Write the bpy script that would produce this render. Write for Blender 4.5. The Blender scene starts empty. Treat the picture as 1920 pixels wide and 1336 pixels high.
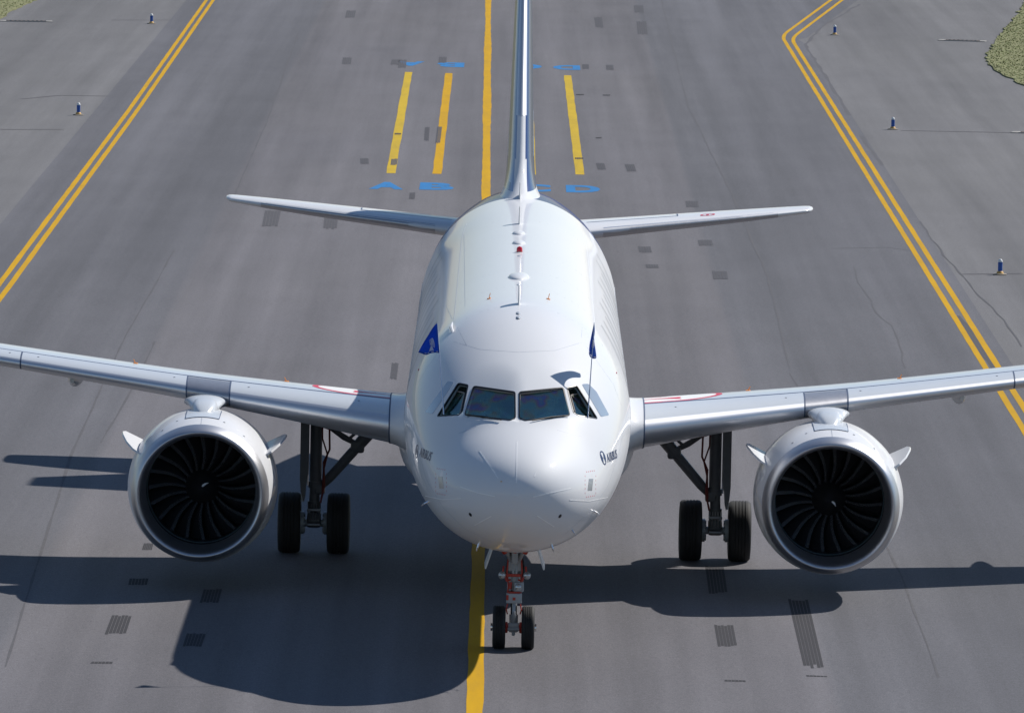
import bpy, bmesh, math, random
from mathutils import Vector, Matrix
from mathutils.bvhtree import BVHTree
random.seed(7)
R = math.radians
scene = bpy.context.scene
COL = scene.collection

# ------------------------------------------------------------------ camera
CAM = Vector((-0.2068, -123.7436, 17.9205))
PITCH, YAW, ROLL, FPX = 0.0994556, 0.00069493, 0.01975873, 14113.02
fw = Vector((math.sin(YAW)*math.cos(PITCH), math.cos(YAW)*math.cos(PITCH), -math.sin(PITCH)))
r0 = Vector((math.cos(YAW), -math.sin(YAW), 0)); u0 = r0.cross(fw)
rt = math.cos(ROLL)*r0 + math.sin(ROLL)*u0
up = -math.sin(ROLL)*r0 + math.cos(ROLL)*u0
cd = bpy.data.cameras.new('camera'); cam = bpy.data.objects.new('camera', cd); COL.objects.link(cam)
cam.matrix_world = Matrix(((rt.x, up.x, -fw.x, CAM.x), (rt.y, up.y, -fw.y, CAM.y), (rt.z, up.z, -fw.z, CAM.z), (0, 0, 0, 1)))
cd.sensor_width = 36; cd.lens = FPX*36/1920; cd.clip_start = 1; cd.clip_end = 6000
scene.camera = cam

# ------------------------------------------------------------------ light
SUN = Vector((0.835, 0.63, 1.0)).normalized()
world = bpy.data.worlds.new('World'); scene.world = world; world.use_nodes = True
nt = world.node_tree; nt.nodes.clear()
sky = nt.nodes.new('ShaderNodeTexSky'); sky.sky_type = 'NISHITA'; sky.sun_disc = False
sky.sun_elevation = math.asin(SUN.z); sky.sun_rotation = math.atan2(SUN.x, SUN.y)
sky.air_density = 1.0; sky.dust_density = 0.0; sky.ozone_density = 3.6; sky.altitude = 150
bg = nt.nodes.new('ShaderNodeBackground'); bg.inputs[1].default_value = 0.074
wo = nt.nodes.new('ShaderNodeOutputWorld')
nt.links.new(sky.outputs[0], bg.inputs[0]); nt.links.new(bg.outputs[0], wo.inputs[0])
sd = bpy.data.lights.new('sun', 'SUN'); sd.energy = 4.2; sd.angle = R(0.53); sd.color = (1.0, 0.96, 0.90)
so = bpy.data.objects.new('sun', sd); COL.objects.link(so)
so.rotation_euler = SUN.to_track_quat('Z', 'Y').to_euler(); so.location = (60, 60, 80)
scene.view_settings.view_transform = 'Standard'; scene.view_settings.look = 'None'
scene.view_settings.gamma = 1; scene.view_settings.exposure = 0.3
scene.view_settings.use_curve_mapping = False
scene.render.engine = 'CYCLES'

# ------------------------------------------------------------------ helpers
def px_dir(x, y):
    return (fw + rt*((x-960)/FPX) + up*((668-y)/FPX)).normalized()
def ground(x, y, z=0.0):                       # a place on the ground seen at this point of the photograph
    d = px_dir(x, y); return CAM + d*((z-CAM.z)/d.z)

def tag(o, label=None, cat=None, group=None, kind=None):
    if label: o['label'] = label
    if cat: o['category'] = cat
    if group: o['group'] = group
    if kind: o['kind'] = kind
    return o
def empty(name, loc=(0, 0, 0)):
    o = bpy.data.objects.new(name, None); COL.objects.link(o); o.location = loc; o.empty_display_size = .3; return o

class MB:
    """collects faces for one mesh object"""
    def __init__(s): s.v = []; s.f = []; s.m = []
    def add(s, vs, fs, mi=0):
        b = len(s.v); s.v += [tuple(v) for v in vs]; s.f += [tuple(b+i for i in f) for f in fs]; s.m += [mi]*len(fs); return s
    def grid(s, rows, closed_u=False, cap0=False, cap1=False, mi=0, flip=False):
        n = len(rows[0]); vs = [p for r in rows for p in r]; fs = []
        for i in range(len(rows)-1):
            for j in range(n if closed_u else n-1):
                k = (j+1) % n
                q = (i*n+j, i*n+k, (i+1)*n+k, (i+1)*n+j)
                fs.append(q[::-1] if flip else q)
        if cap0: fs.append(tuple(range(n)) if flip else tuple(range(n))[::-1])
        if cap1: fs.append(tuple((len(rows)-1)*n+j for j in (reversed(range(n)) if flip else range(n))))
        return s.add(vs, fs, mi)
    def tube(s, pts, rad, n=10, mi=0, caps=True):
        pts = [Vector(p) for p in pts]
        if not isinstance(rad, (list, tuple)): rad = [rad]*len(pts)
        rows = []; ref = None
        for i, p in enumerate(pts):
            t = (pts[min(i+1, len(pts)-1)]-pts[max(i-1, 0)]).normalized()
            if ref is None: ref = t.orthogonal().normalized()
            ref = (ref - t*ref.dot(t))
            if ref.length < 1e-5: ref = t.orthogonal()
            ref.normalize(); b = t.cross(ref)
            rows.append([p+(ref*math.cos(a)+b*math.sin(a))*rad[i] for a in [2*math.pi*k/n for k in range(n)]])
        return s.grid(rows, True, caps, caps, mi)
    def lathe(s, prof, o, ax, n=48, mi=0, flip=False):
        """prof: (distance along ax, radius)"""
        o = Vector(o); ax = Vector(ax).normalized()
        e1 = ax.cross(Vector((0, 0, 1)))
        e1 = Vector((1, 0, 0)) if e1.length < 1e-4 else e1.normalized()
        e2 = ax.cross(e1)
        rows = [[o+ax*a+(e1*math.cos(t)+e2*math.sin(t))*max(r, 1e-4) for t in [2*math.pi*k/n for k in range(n)]] for a, r in prof]
        return s.grid(rows, True, False, False, mi, flip)
    def box(s, c, size, mi=0, rot=None, bev=0.0):
        bm = bmesh.new(); bmesh.ops.create_cube(bm, size=1)
        for v in bm.verts: v.co = Vector((v.co.x*size[0], v.co.y*size[1], v.co.z*size[2]))
        if bev: bmesh.ops.bevel(bm, geom=bm.edges[:], offset=bev, segments=2, affect='EDGES', profile=.5)
        M = rot if rot is not None else Matrix.Identity(3)
        bm.verts.index_update()
        s.add([M @ v.co+Vector(c) for v in bm.verts], [[v.index for v in f.verts] for f in bm.faces], mi); bm.free(); return s
    def prism(s, poly, d, mi=0):
        n = len(poly); d = Vector(d); a = [Vector(p) for p in poly]
        return s.add(a+[p+d for p in a], [tuple(range(n))[::-1], tuple(range(n, 2*n))]+[(i, (i+1) % n, n+(i+1) % n, n+i) for i in range(n)], mi)
    def build(s, name, mats, parent=None, smooth=True, angle=40, recalc=True):
        me = bpy.data.meshes.new(name); me.from_pydata(s.v, [], s.f)
        if not isinstance(mats, (list, tuple)): mats = [mats]
        for m in mats: me.materials.append(m)
        me.polygons.foreach_set('material_index', s.m)
        if recalc:
            bm = bmesh.new(); bm.from_mesh(me); bmesh.ops.recalc_face_normals(bm, faces=bm.faces); bm.to_mesh(me); bm.free()
        me.update()
        if smooth:
            me.polygons.foreach_set('use_smooth', [True]*len(me.polygons)); me.set_sharp_from_angle(angle=R(angle))
        return link(name, me, parent)
def link(name, me, parent=None):
    o = bpy.data.objects.new(name, me); COL.objects.link(o)
    if parent is not None: o.parent = parent
    return o

def interp(tab, x):
    """monotone cubic through a table of (x, y)"""
    n = len(tab)
    if x <= tab[0][0]: return tab[0][1]
    if x >= tab[-1][0]: return tab[-1][1]
    h = [tab[i+1][0]-tab[i][0] for i in range(n-1)]; d = [(tab[i+1][1]-tab[i][1])/h[i] for i in range(n-1)]
    def m(i):
        if i == 0: return d[0]
        if i == n-1: return d[-1]
        if d[i-1]*d[i] <= 0: return 0.0
        w1 = 2*h[i]+h[i-1]; w2 = h[i]+2*h[i-1]
        return (w1+w2)/(w1/d[i-1]+w2/d[i])
    for i in range(n-1):
        if x <= tab[i+1][0]:
            t = (x-tab[i][0])/h[i]
            return ((2*t**3-3*t*t+1)*tab[i][1]+(t**3-2*t*t+t)*h[i]*m(i)+(-2*t**3+3*t*t)*tab[i+1][1]+(t**3-t*t)*h[i]*m(i+1))

# ------------------------------------------------------------------ materials
def mat(name, col, rough=.5, metal=0., coat=0., spec=.5, var=0., vscale=3., bump=0., bscale=40., rvar=0.):
    m = bpy.data.materials.new(name); m.use_nodes = True; t = m.node_tree; b = t.nodes['Principled BSDF']
    b.inputs['Base Color'].default_value = (*col, 1); b.inputs['Roughness'].default_value = rough
    b.inputs['Metallic'].default_value = metal; b.inputs['Coat Weight'].default_value = coat
    b.inputs['Coat Roughness'].default_value = .06; b.inputs['Specular IOR Level'].default_value = spec
    if var or bump or rvar:
        tc = t.nodes.new('ShaderNodeTexCoord'); nz = t.nodes.new('ShaderNodeTexNoise')
        nz.inputs['Scale'].default_value = vscale; nz.inputs['Detail'].default_value = 6; nz.inputs['Roughness'].default_value = .65
        t.links.new(tc.outputs['Object'], nz.inputs['Vector'])
        if var:
            mx = t.nodes.new('ShaderNodeMix'); mx.data_type = 'RGBA'
            mx.inputs['A'].default_value = (*[c*(1-var) for c in col], 1); mx.inputs['B'].default_value = (*[min(1, c*(1+var)) for c in col], 1)
            t.links.new(nz.outputs['Fac'], mx.inputs['Factor']); t.links.new(mx.outputs['Result'], b.inputs['Base Color'])
        if rvar:
            mr = t.nodes.new('ShaderNodeMapRange'); mr.inputs[1].default_value = .3; mr.inputs[2].default_value = .7
            mr.inputs[3].default_value = max(.02, rough-rvar); mr.inputs[4].default_value = rough+rvar
            t.links.new(nz.outputs['Fac'], mr.inputs[0]); t.links.new(mr.outputs[0], b.inputs['Roughness'])
        if bump:
            n2 = t.nodes.new('ShaderNodeTexNoise'); n2.inputs['Scale'].default_value = bscale; n2.inputs['Detail'].default_value = 3
            t.links.new(tc.outputs['Object'], n2.inputs['Vector'])
            bp = t.nodes.new('ShaderNodeBump'); bp.inputs['Strength'].default_value = bump; bp.inputs['Distance'].default_value = .01
            t.links.new(n2.outputs['Fac'], bp.inputs['Height']); t.links.new(bp.outputs[0], b.inputs['Normal'])
    return m

class NT:
    """short-hand for node graphs"""
    def __init__(s, m): s.t = m.node_tree; s.b = s.t.nodes['Principled BSDF']
    def n(s, kind, **kw):
        nd = s.t.nodes.new(kind)
        for k, v in kw.items(): setattr(nd, k, v)
        return nd
    def put(s, sock, v):
        if hasattr(v, 'is_output') or hasattr(v, 'links'): s.t.links.new(v, sock)
        else: sock.default_value = v
    def math(s, op, a, b=0., c=0., clamp=False):
        nd = s.n('ShaderNodeMath', operation=op, use_clamp=clamp)
        s.put(nd.inputs[0], a); s.put(nd.inputs[1], b); s.put(nd.inputs[2], c); return nd.outputs[0]
    def ramp(s, x, a, b, lo=0., hi=1.):
        nd = s.n('ShaderNodeMapRange'); nd.clamp = True
        s.put(nd.inputs[0], x)
        for i, v in enumerate((a, b, lo, hi)): nd.inputs[i+1].default_value = v
        return nd.outputs[0]
    def mix(s, f, a, b, blend='MIX'):
        nd = s.n('ShaderNodeMix', data_type='RGBA', blend_type=blend)
        for k, v in (('Factor', f), ('A', a), ('B', b)):
            if isinstance(v, tuple) and len(v) == 3: v = (*v, 1)
            s.put([i for i in nd.inputs if i.name == k and (k == 'Factor' and i.type == 'VALUE' or k != 'Factor' and i.type == 'RGBA')][0], v)
        return [o for o in nd.outputs if o.type == 'RGBA'][0]
    def noise(s, vec, scale, detail=4, rough=.6):
        nd = s.n('ShaderNodeTexNoise'); s.put(nd.inputs['Vector'], vec)
        nd.inputs['Scale'].default_value = scale; nd.inputs['Detail'].default_value = detail; nd.inputs['Roughness'].default_value = rough
        return nd.outputs['Fac']
    def scaled(s, vec, sc, rot=0.):
        nd = s.n('ShaderNodeMapping'); s.put(nd.inputs['Vector'], vec); nd.inputs['Scale'].default_value = sc; nd.inputs['Rotation'].default_value = (0, 0, rot)
        return nd.outputs[0]

def asphalt(name, base, warm, lanes=False):
    m = bpy.data.materials.new(name); m.use_nodes = True; g = NT(m)
    tc = g.n('ShaderNodeTexCoord').outputs['Object']
    fine = g.noise(tc, 34, 2, .7)                       # aggregate grain
    grit = g.noise(tc, 9, 3, .7)
    mott = g.noise(g.scaled(tc, (1, .35, 1)), .45, 5, .6)
    big = g.noise(g.scaled(tc, (1, .3, 1)), .06, 4, .55)
    streak = g.noise(g.scaled(tc, (1.1, .018, 1)), 1.0, 4, .6)
    streak2 = g.noise(g.scaled(tc, (.28, .006, 1)), 1.0, 3, .5)
    c = g.mix(g.ramp(big, .3, .7), base, warm)
    k = g.math('ADD', g.ramp(fine, .2, .8, .52, 1.48), g.ramp(grit, .25, .75, -.15, .15))
    k = g.math('MULTIPLY', k, g.ramp(mott, .25, .75, .92, 1.08))
    k = g.math('MULTIPLY', k, g.ramp(streak, .32, .68, .86, 1.12))
    k = g.math('MULTIPLY', k, g.ramp(streak2, .36, .64, .84, 1.13))
    blot = g.noise(tc, .9, 6, .7); k = g.math('MULTIPLY', k, g.ramp(blot, .62, .78, 1.0, .86))
    pale = g.noise(g.scaled(tc, (1, .12, 1)), .22, 5, .65); k = g.math('MULTIPLY', k, g.ramp(pale, .56, .72, 1.0, 1.10))
    if lanes:                                           # lanes laid in different mixes
        sx = g.n('ShaderNodeSeparateXYZ'); g.put(sx.inputs[0], tc); X = sx.outputs[0]
        ln = g.math('MULTIPLY', g.ramp(X, -8.85, -8.6), g.ramp(X, 5.45, 5.25)); k = g.math('MULTIPLY', k, g.ramp(ln, 0, 1, .94, 1.03))
        c = g.mix(g.ramp(ln, 0, 1, .6, 0), c, (.110, .111, .124))
    cc = g.n('ShaderNodeCombineColor')
    for i in range(3): g.put(cc.inputs[i], k)
    c = g.mix(1.0, c, cc.outputs[0], 'MULTIPLY')
    g.put(g.b.inputs['Base Color'], c)
    g.b.inputs['Roughness'].default_value = .85; g.b.inputs['Specular IOR Level'].default_value = .3
    bp = g.n('ShaderNodeBump'); bp.inputs['Strength'].default_value = .35; bp.inputs['Distance'].default_value = .012
    g.put(bp.inputs['Height'], fine); g.put(g.b.inputs['Normal'], bp.outputs[0])
    return m
def paint_on_asphalt(name, col, worn):
    m = bpy.data.materials.new(name); m.use_nodes = True; g = NT(m)
    tc = g.n('ShaderNodeTexCoord').outputs['Object']
    f = g.noise(tc, 30, 3, .7); w = g.noise(g.scaled(tc, (1.5, .25, 1)), 1.2, 5, .7)
    c = g.mix(g.ramp(w, .3, .75), col, tuple(x*.82 for x in col))
    wear = g.math('MULTIPLY', g.ramp(w, .45, .8), g.ramp(f, .40, .65, 0, worn))
    c = g.mix(wear, c, (.13, .125, .12))
    c = g.mix(g.ramp(f, .3, .7, 0, .35), c, tuple(x*.85 for x in col))
    g.put(g.b.inputs['Base Color'], c); g.b.inputs['Roughness'].default_value = .8; g.b.inputs['Specular IOR Level'].default_value = .12
    return m

M = {}
M['asphalt'] = asphalt('asphalt taxiway', (.117, .112, .123), (.126, .119, .124), True)
M['shoulder'] = asphalt('asphalt shoulder', (.132, .128, .133), (.142, .138, .138))
M['yellow'] = paint_on_asphalt('yellow taxiway paint', (.58, .325, .008), .40)
M['yellow2'] = paint_on_asphalt('lemon taxiway paint', (.56, .38, .03), .55)
M['blue_paint'] = paint_on_asphalt('blue ground paint', (.037, .20, .46), .55)
M['rubber_mark'] = mat('tyre print', (.060, .059, .064), .9, spec=.08, var=.35, vscale=14)
M['patch'] = mat('old patch', (.097, .095, .103), .9, spec=.12, var=.3, vscale=9)
M['crack'] = mat('bitumen crack', (.112, .109, .116), .9, spec=.12, var=.3)
M['faint'] = mat('faint joint', (.114, .111, .118), .9, spec=.15, var=.2)
M['joint'] = mat('pale joint', (.22, .215, .21), .85, var=.2)

def white_paint(name='white aircraft paint', a=(.69, .695, .71), z=(.665, .67, .685)):
    m = bpy.data.materials.new(name); m.use_nodes = True; g = NT(m)
    tc = g.n('ShaderNodeTexCoord').outputs['Object']
    n1 = g.noise(g.scaled(tc, (1, .25, 1)), .9, 2, .5)
    c = g.mix(g.ramp(n1, .3, .75), a, z)
    g.put(g.b.inputs['Base Color'], c); g.put(g.b.inputs['Roughness'], g.ramp(n1, .3, .7, .5, .56))
    g.b.inputs['Specular IOR Level'].default_value = .12
    g.b.inputs['Coat Weight'].default_value = .42; g.b.inputs['Coat Roughness'].default_value = .05; g.b.inputs['Coat IOR'].default_value = 1.4
    return m
def livery_paint():
    """white, the rear sides navy as on the aircraft's own livery"""
    m = white_paint(); m.name = 'fuselage livery paint'; g = NT(m)
    old = g.b.inputs['Base Color'].links[0].from_socket
    sx = g.n('ShaderNodeSeparateXYZ'); g.put(sx.inputs[0], g.n('ShaderNodeTexCoord').outputs['Object'])
    k = g.math('SUBTRACT', g.math('MULTIPLY', g.math('SUBTRACT', sx.outputs[1], 25.5), .62), g.math('SUBTRACT', sx.outputs[2], 3.4))
    g.put(g.b.inputs['Base Color'], g.mix(g.ramp(k, 0, .02), old, (.012, .03, .14)))
    return m
M['white'] = white_paint(); M['livery'] = livery_paint()
M['wing_grey'] = mat('light grey wing paint', (.60, .63, .66), .32, coat=.3, var=.04, vscale=2)
M['metal'] = mat('polished leading edge', (.68, .69, .72), .42, metal=.72)
M['satin'] = mat('satin inlet metal', (.56, .56, .58), .42, metal=1.)
M['darkmetal'] = mat('dull dark metal', (.22, .22, .23), .4, metal=.9, var=.15, vscale=6)
M['cuff'] = mat('stained bare metal', (.46, .46, .48), .42, metal=.85, var=.18, vscale=9)
M['gap'] = mat('dark seal and painted gap shade', (.07, .10, .17), .6)
M['seam'] = mat('panel seam', (.36, .39, .44), .5)
M['joint2'] = mat('skin joint', (.60, .62, .65), .5)
M['strip'] = mat('white diverter strip', (.82, .82, .82), .35)
M['navy'] = mat('navy livery blue', (.012, .03, .14), .3, coat=.5)
M['slate'] = mat('pale blue livery', (.20, .27, .42), .3, coat=.5)
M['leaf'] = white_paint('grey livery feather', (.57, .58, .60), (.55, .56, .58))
M['lblue'] = mat('lettering blue', (.01, .03, .12), .4)
M['red'] = mat('marking red', (.62, .03, .07), .45)
M['oval'] = mat('oval white', (.82, .81, .79), .4)
M['tyre'] = mat('tyre rubber', (.013, .013, .014), .75, var=.3, vscale=9, bump=.2)
M['gear'] = mat('gear grey paint', (.34, .36, .38), .4, var=.15, vscale=9, coat=.1)
M['gear_dark'] = mat('gear dark grey paint', (.12, .125, .135), .45, var=.2, vscale=9)
M['chrome'] = mat('oleo chrome', (.75, .75, .76), .12, metal=1.)
M['hydred'] = mat('red hydraulic hose', (.42, .035, .02), .5, var=.3, vscale=15)
M['hosedark'] = mat('red hose with painted shade', (.16, .018, .014), .55, var=.3, vscale=15)  # darker copy of the hose red, shade under the wing put into it
M['orange'] = mat('orange hook', (.85, .28, .03), .5)
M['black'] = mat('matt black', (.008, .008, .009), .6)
M['fan'] = mat('composite fan blade', (.022, .023, .026), .22)
M['sheath'] = mat('blade metal sheath', (.60, .62, .65), .22, metal=.92)
M['duct'] = mat('dark fan duct', (.016, .018, .020), .5)
M['ductring'] = mat('teal rub strip', (.03, .07, .085), .4)
M['interior'] = mat('cockpit lining', (.26, .32, .34), .7)
M['panel'] = mat('instrument panel', (.03, .05, .055), .6, var=.3, vscale=9)
M['seat'] = mat('seat cloth', (.05, .07, .12), .8)
M['lampglass'] = mat('lamp glass', (.45, .47, .5), .12, metal=.6)
M['redglass'] = mat('red beacon glass', (.65, .01, .02), .15, coat=.8)
M['flag'] = mat('royal blue flag cloth', (.008, .085, .36), .7, var=.25, vscale=7)
def cloth_mat(m, col):
    g = NT(m); tr = g.n('ShaderNodeBsdfTranslucent'); tr.inputs[0].default_value = (*col, 1); mx = g.n('ShaderNodeMixShader'); mx.inputs[0].default_value = .5
    o = [n for n in g.t.nodes if n.type == 'OUTPUT_MATERIAL'][0]
    g.t.links.new(g.b.outputs[0], mx.inputs[1]); g.t.links.new(tr.outputs[0], mx.inputs[2]); g.t.links.new(mx.outputs[0], o.inputs[0])
cloth_mat(M['flag'], (.015, .14, .62))
M['flagwhite'] = mat('flag white print', (.85, .85, .88), .7); cloth_mat(M['flagwhite'], (.8, .8, .85))
M['greyglass'] = mat('pane with painted sky reflection', (.33, .38, .44), .12, coat=1., var=.05)  # opaque pane, the reflected sky is put into its grey-blue colour
M['blacktrim'] = mat('window seal black', (.01, .011, .014), .35)
M['cabinpane'] = mat('cabin window pane', (.56, .585, .61), .4)  # pale matt colour stands in for sky mirrored at a low angle
M['frame_tan'] = mat('inner window frame', (.35, .30, .27), .5)
M['skin'] = mat('skin', (.45, .25, .17), .5); M['shirt'] = mat('white shirt', (.7, .7, .72), .7)
M['hair'] = mat('dark hair', (.03, .02, .015), .6); M['vest'] = mat('dark red vest', (.25, .03, .05), .7)
M['lightblue'] = mat('edge light blue', (.008, .08, .36), .4)
M['lightcap'] = mat('edge light cap', (.72, .72, .70), .3)
M['lightbase'] = mat('edge light base', (.62, .36, .10), .6, var=.2, vscale=9)
M['baseplate'] = mat('pale base plate', (.27, .23, .18), .7, var=.2, vscale=9)
M['drain'] = mat('rusty drain grate', (.10, .07, .06), .8, var=.3, vscale=9)
M['concrete'] = mat('pale concrete', (.30, .285, .265), .85, var=.15, vscale=6)
M['soil'] = mat('grass soil', (.19, .19, .08), .95, var=.45, vscale=1.2)
def glass_mat():
    m = bpy.data.materials.new('coated windshield glass'); m.use_nodes = True; t = m.node_tree; t.nodes.clear()
    o = t.nodes.new('ShaderNodeOutputMaterial'); mx = t.nodes.new('ShaderNodeMixShader')
    tr = t.nodes.new('ShaderNodeBsdfTransparent'); tr.inputs[0].default_value = (.66, .82, .82, 1)
    gl = t.nodes.new('ShaderNodeBsdfGlossy'); gl.inputs['Roughness'].default_value = .03
    fr = t.nodes.new('ShaderNodeLayerWeight'); fr.inputs[0].default_value = .25
    tc = t.nodes.new('ShaderNodeTexCoord'); nz = t.nodes.new('ShaderNodeTexNoise'); nz.inputs['Scale'].default_value = 3.2; nz.inputs['Detail'].default_value = 2
    rp = t.nodes.new('ShaderNodeValToRGB'); els = rp.color_ramp.elements   # interference colours of the heating film
    els[0].position = .3; els[0].color = (.55, .75, .8, 1); els[1].position = .75; els[1].color = (.75, .8, .75, 1)
    for p_, c_ in ((.5, (.6, .9, .8, 1)), (.58, (.95, .8, .55, 1)), (.64, (.95, .5, .75, 1)), (.69, (.5, .6, .95, 1))):
        e = els.new(p_); e.color = c_
    t.links.new(tc.outputs['Object'], nz.inputs['Vector']); t.links.new(nz.outputs['Fac'], rp.inputs[0]); t.links.new(rp.outputs[0], gl.inputs[0])
    mr = t.nodes.new('ShaderNodeMapRange'); mr.inputs[3].default_value = .07; mr.inputs[4].default_value = .8
    t.links.new(fr.outputs['Facing'], mr.inputs[0]); t.links.new(mr.outputs[0], mx.inputs[0]); t.links.new(tr.outputs[0], mx.inputs[1]); t.links.new(gl.outputs[0], mx.inputs[2]); t.links.new(mx.outputs[0], o.inputs[0])
    return m
M['glass'] = glass_mat()

# ------------------------------------------------------------------ ground, paint, marks
def sheet(name, poly, z, m, parent=None, kind=None):
    b = MB(); b.add([(x, y, z) for x, y in poly], [tuple(range(len(poly)))])
    o = b.build(name, m, parent, smooth=False, recalc=False)
    if o.data.polygons[0].normal.z < 0: o.data.flip_normals()
    return tag(o, kind=kind) if kind else o
shoulder = sheet('ground', [(-1500, -400), (1500, -400), (1500, 4000), (-1500, 4000)], 0, M['shoulder'], kind='structure')
TW = [(-14.35, -400), (11.95, -400), (11.95, 189.5), (11.75, 192), (12.2, 193.6), (62, 640), (62, 700), (-18, 700), (-14.9, 230)]
taxi = sheet('taxiway', TW, .004, M['asphalt'], kind='structure')
def ribbon(b, pts, w, z, mi=0, jit=0.):
    """painted line along ground points"""
    P = [Vector((p[0], p[1], 0)) for p in pts]; L = []; Rr = []
    for i, p in enumerate(P):
        if i == 0: t = P[1]-p
        elif i == len(P)-1: t = p-P[i-1]
        else: t = (P[i+1]-p).normalized()+(p-P[i-1]).normalized()
        t.normalize(); n = Vector((-t.y, t.x, 0))
        if 0 < i < len(P)-1: n = n/max(.5, n.dot(Vector((-(p-P[i-1]).normalized().y, (p-P[i-1]).normalized().x, 0))))
        a = w[i] if isinstance(w, (list, tuple)) else w
        L.append(p+n*(a/2+random.uniform(-jit, jit))+Vector((0, 0, z))); Rr.append(p-n*(a/2+random.uniform(-jit, jit))+Vector((0, 0, z)))
    n = len(P); b.add(L+Rr, [(i, n+i, n+i+1, i+1) for i in range(n-1)])
def resample(pts, step):
    out = [Vector(pts[0])]
    for a, c in zip(pts, pts[1:]):
        a, c = Vector(a), Vector(c); k = max(1, int((c-a).length/step))
        out += [a.lerp(c, i/k) for i in range(1, k+1)]
    return out
Z1 = .008
def line(name, pts, w, m, z=Z1, jit=.006, step=1.5):
    b = MB(); ribbon(b, resample(pts, step), w, z, 0, jit)
    return tag(b.build(name, m, None, smooth=False), kind='structure')
def arc_corner(p0, p1, p2, r, n=7):
    p0, p1, p2 = Vector(p0), Vector(p1), Vector(p2)
    a = p1+(p0-p1).normalized()*r; c = p1+(p2-p1).normalized()*r
    return [p0]+[((1-t)**2)*a+2*t*(1-t)*p1+t*t*c for t in [i/n for i in range(n+1)]]+[p2]
for off in (-.15, .15):
    line('taxiway_edge_line', [(-13.28+off, -60), (-13.36+off, 75), (-13.5+off, 140), (-13.85+off, 214), (-15.2+off, 480)], .155, M['yellow'])
    line('taxiway_edge_line', arc_corner((11.47+off, -60), (11.30+off+(.04 if off > 0 else 0), 193.5-off*6), (60+off, 640), 3.5), .155, M['yellow'])
cl = resample([(-.57, -80), (-.62, 0), (-.94, 105), (-1.37, 219), (-2.4, 500)], 1.2)
b = MB(); ribbon(b, cl, [.27+.025*math.sin(i*.21)+.02*math.sin(i*.067+1) for i in range(len(cl))], Z1, 0, .012)
tag(b.build('taxiway_centre_line', M['yellow'], None, smooth=False), kind='structure')
# parking bars A, B, C, D with their letters at both ends
for x0, x1, y0, y1, mm in ((-3.98, -4.19, 113.2, 164.8, 'yellow2'), (-2.52, -2.64, 113.3, 164.6, 'yellow'), (.46, .40, 113.8, 164.6, 'yellow2'), (2.0, 1.91, 114.2, 164.7, 'yellow2')):
    line('parking_bar', [(x0, y0), ((x0+x1)/2, (y0+y1)/2), (x1, y1)], .29, M[mm], jit=.012, step=2.5)
def text_mesh(s, h=1.0, bold=.016):
    c = bpy.data.curves.new('t', 'FONT'); c.body = s; c.align_x = 'CENTER'; c.align_y = 'CENTER'; c.resolution_u = 3; c.space_character = 1.12; c.offset = bold
    o = bpy.data.objects.new('t', c); COL.objects.link(o); dg = bpy.context.evaluated_depsgraph_get()
    me = o.evaluated_get(dg).to_mesh(); vs = [v.co.copy() for v in me.vertices]; fs = [tuple(p.vertices) for p in me.polygons]
    o.to_mesh_clear(); bpy.data.objects.remove(o); bpy.data.curves.remove(c)
    x0, x1 = min(v.x for v in vs), max(v.x for v in vs); y0, y1 = min(v.y for v in vs), max(v.y for v in vs)
    return [Vector(((v.x-(x0+x1)/2)/(y1-y0)*h, (v.y-(y0+y1)/2)/(y1-y0)*h)) for v in vs], fs
for ch, xn, yn, xf, yf in (('A', -4.02, 108.1, -4.19, 170.2), ('B', -2.47, 108.2, -2.62, 169.9), ('C', .52, 108.3, .42, 169.8), ('D', 2.05, 108.3, 1.90, 169.6)):
    vs, fs = text_mesh(ch, 1.0, .05); wd = max(v.x for v in vs)-min(v.x for v in vs)
    for x, y, s in ((xn, yn, 1), (xf, yf, -1)):
        b = MB(); b.add([(x+s*v.x/wd*1.06, y+s*v.y*2.9, Z1+.001) for v in vs], fs)
        tag(b.build('painted_letter', M['blue_paint'], None, smooth=False), kind='structure')
# tyre prints and small patches: quads in photograph coordinates -> their places on the ground
def quad_marks(q, name, m, stripes=6, z=.0075):
    g = [ground(*p) for p in q]; b = MB()
    for k in range(stripes):
        a0 = (k+.04)/stripes; a1 = (k+.9)/stripes if stripes > 1 else 1
        e0 = random.uniform(0, .07); e1 = random.uniform(.93, 1.0)
        t0 = g[0].lerp(g[1], a0); t1 = g[0].lerp(g[1], a1); c0 = g[3].lerp(g[2], a0); c1 = g[3].lerp(g[2], a1)
        pts = [t0.lerp(c0, e0), t1.lerp(c1, e0), t1.lerp(c1, e1), t0.lerp(c0, e1)]
        b.add([(p.x, p.y, z) for p in pts], [(0, 3, 2, 1)])
    o = b.build(name, m, taxi, smooth=False); return o
for q in ([(210, 1153), (248, 1153), (236, 1189), (196, 1189)], [(350, 1187), (387, 1187), (378, 1212), (342, 1212)], [(382, 1104), (417, 1104), (410, 1130), (374, 1130)],
          [(243, 1084), (279, 1084), (276, 1097), (240, 1097)], [(270, 1018), (288, 1018), (285, 1031), (266, 1031)], [(172, 1240), (212, 1240), (211, 1244), (169, 1244)],
          [(1322, 1060), (1357, 1060), (1365, 1113), (1329, 1113)], [(1476, 1118), (1514, 1118), (1546, 1254), (1508, 1254)], [(1339, 1171), (1375, 1171), (1383, 1212), (1346, 1212)],
          [(1511, 1265), (1551, 1267), (1552, 1269), (1512, 1268)], [(1358, 1274), (1398, 1275), (1399, 1278), (1359, 1277)]):
    quad_marks(q, 'tyre_print', M['rubber_mark'])
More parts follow.
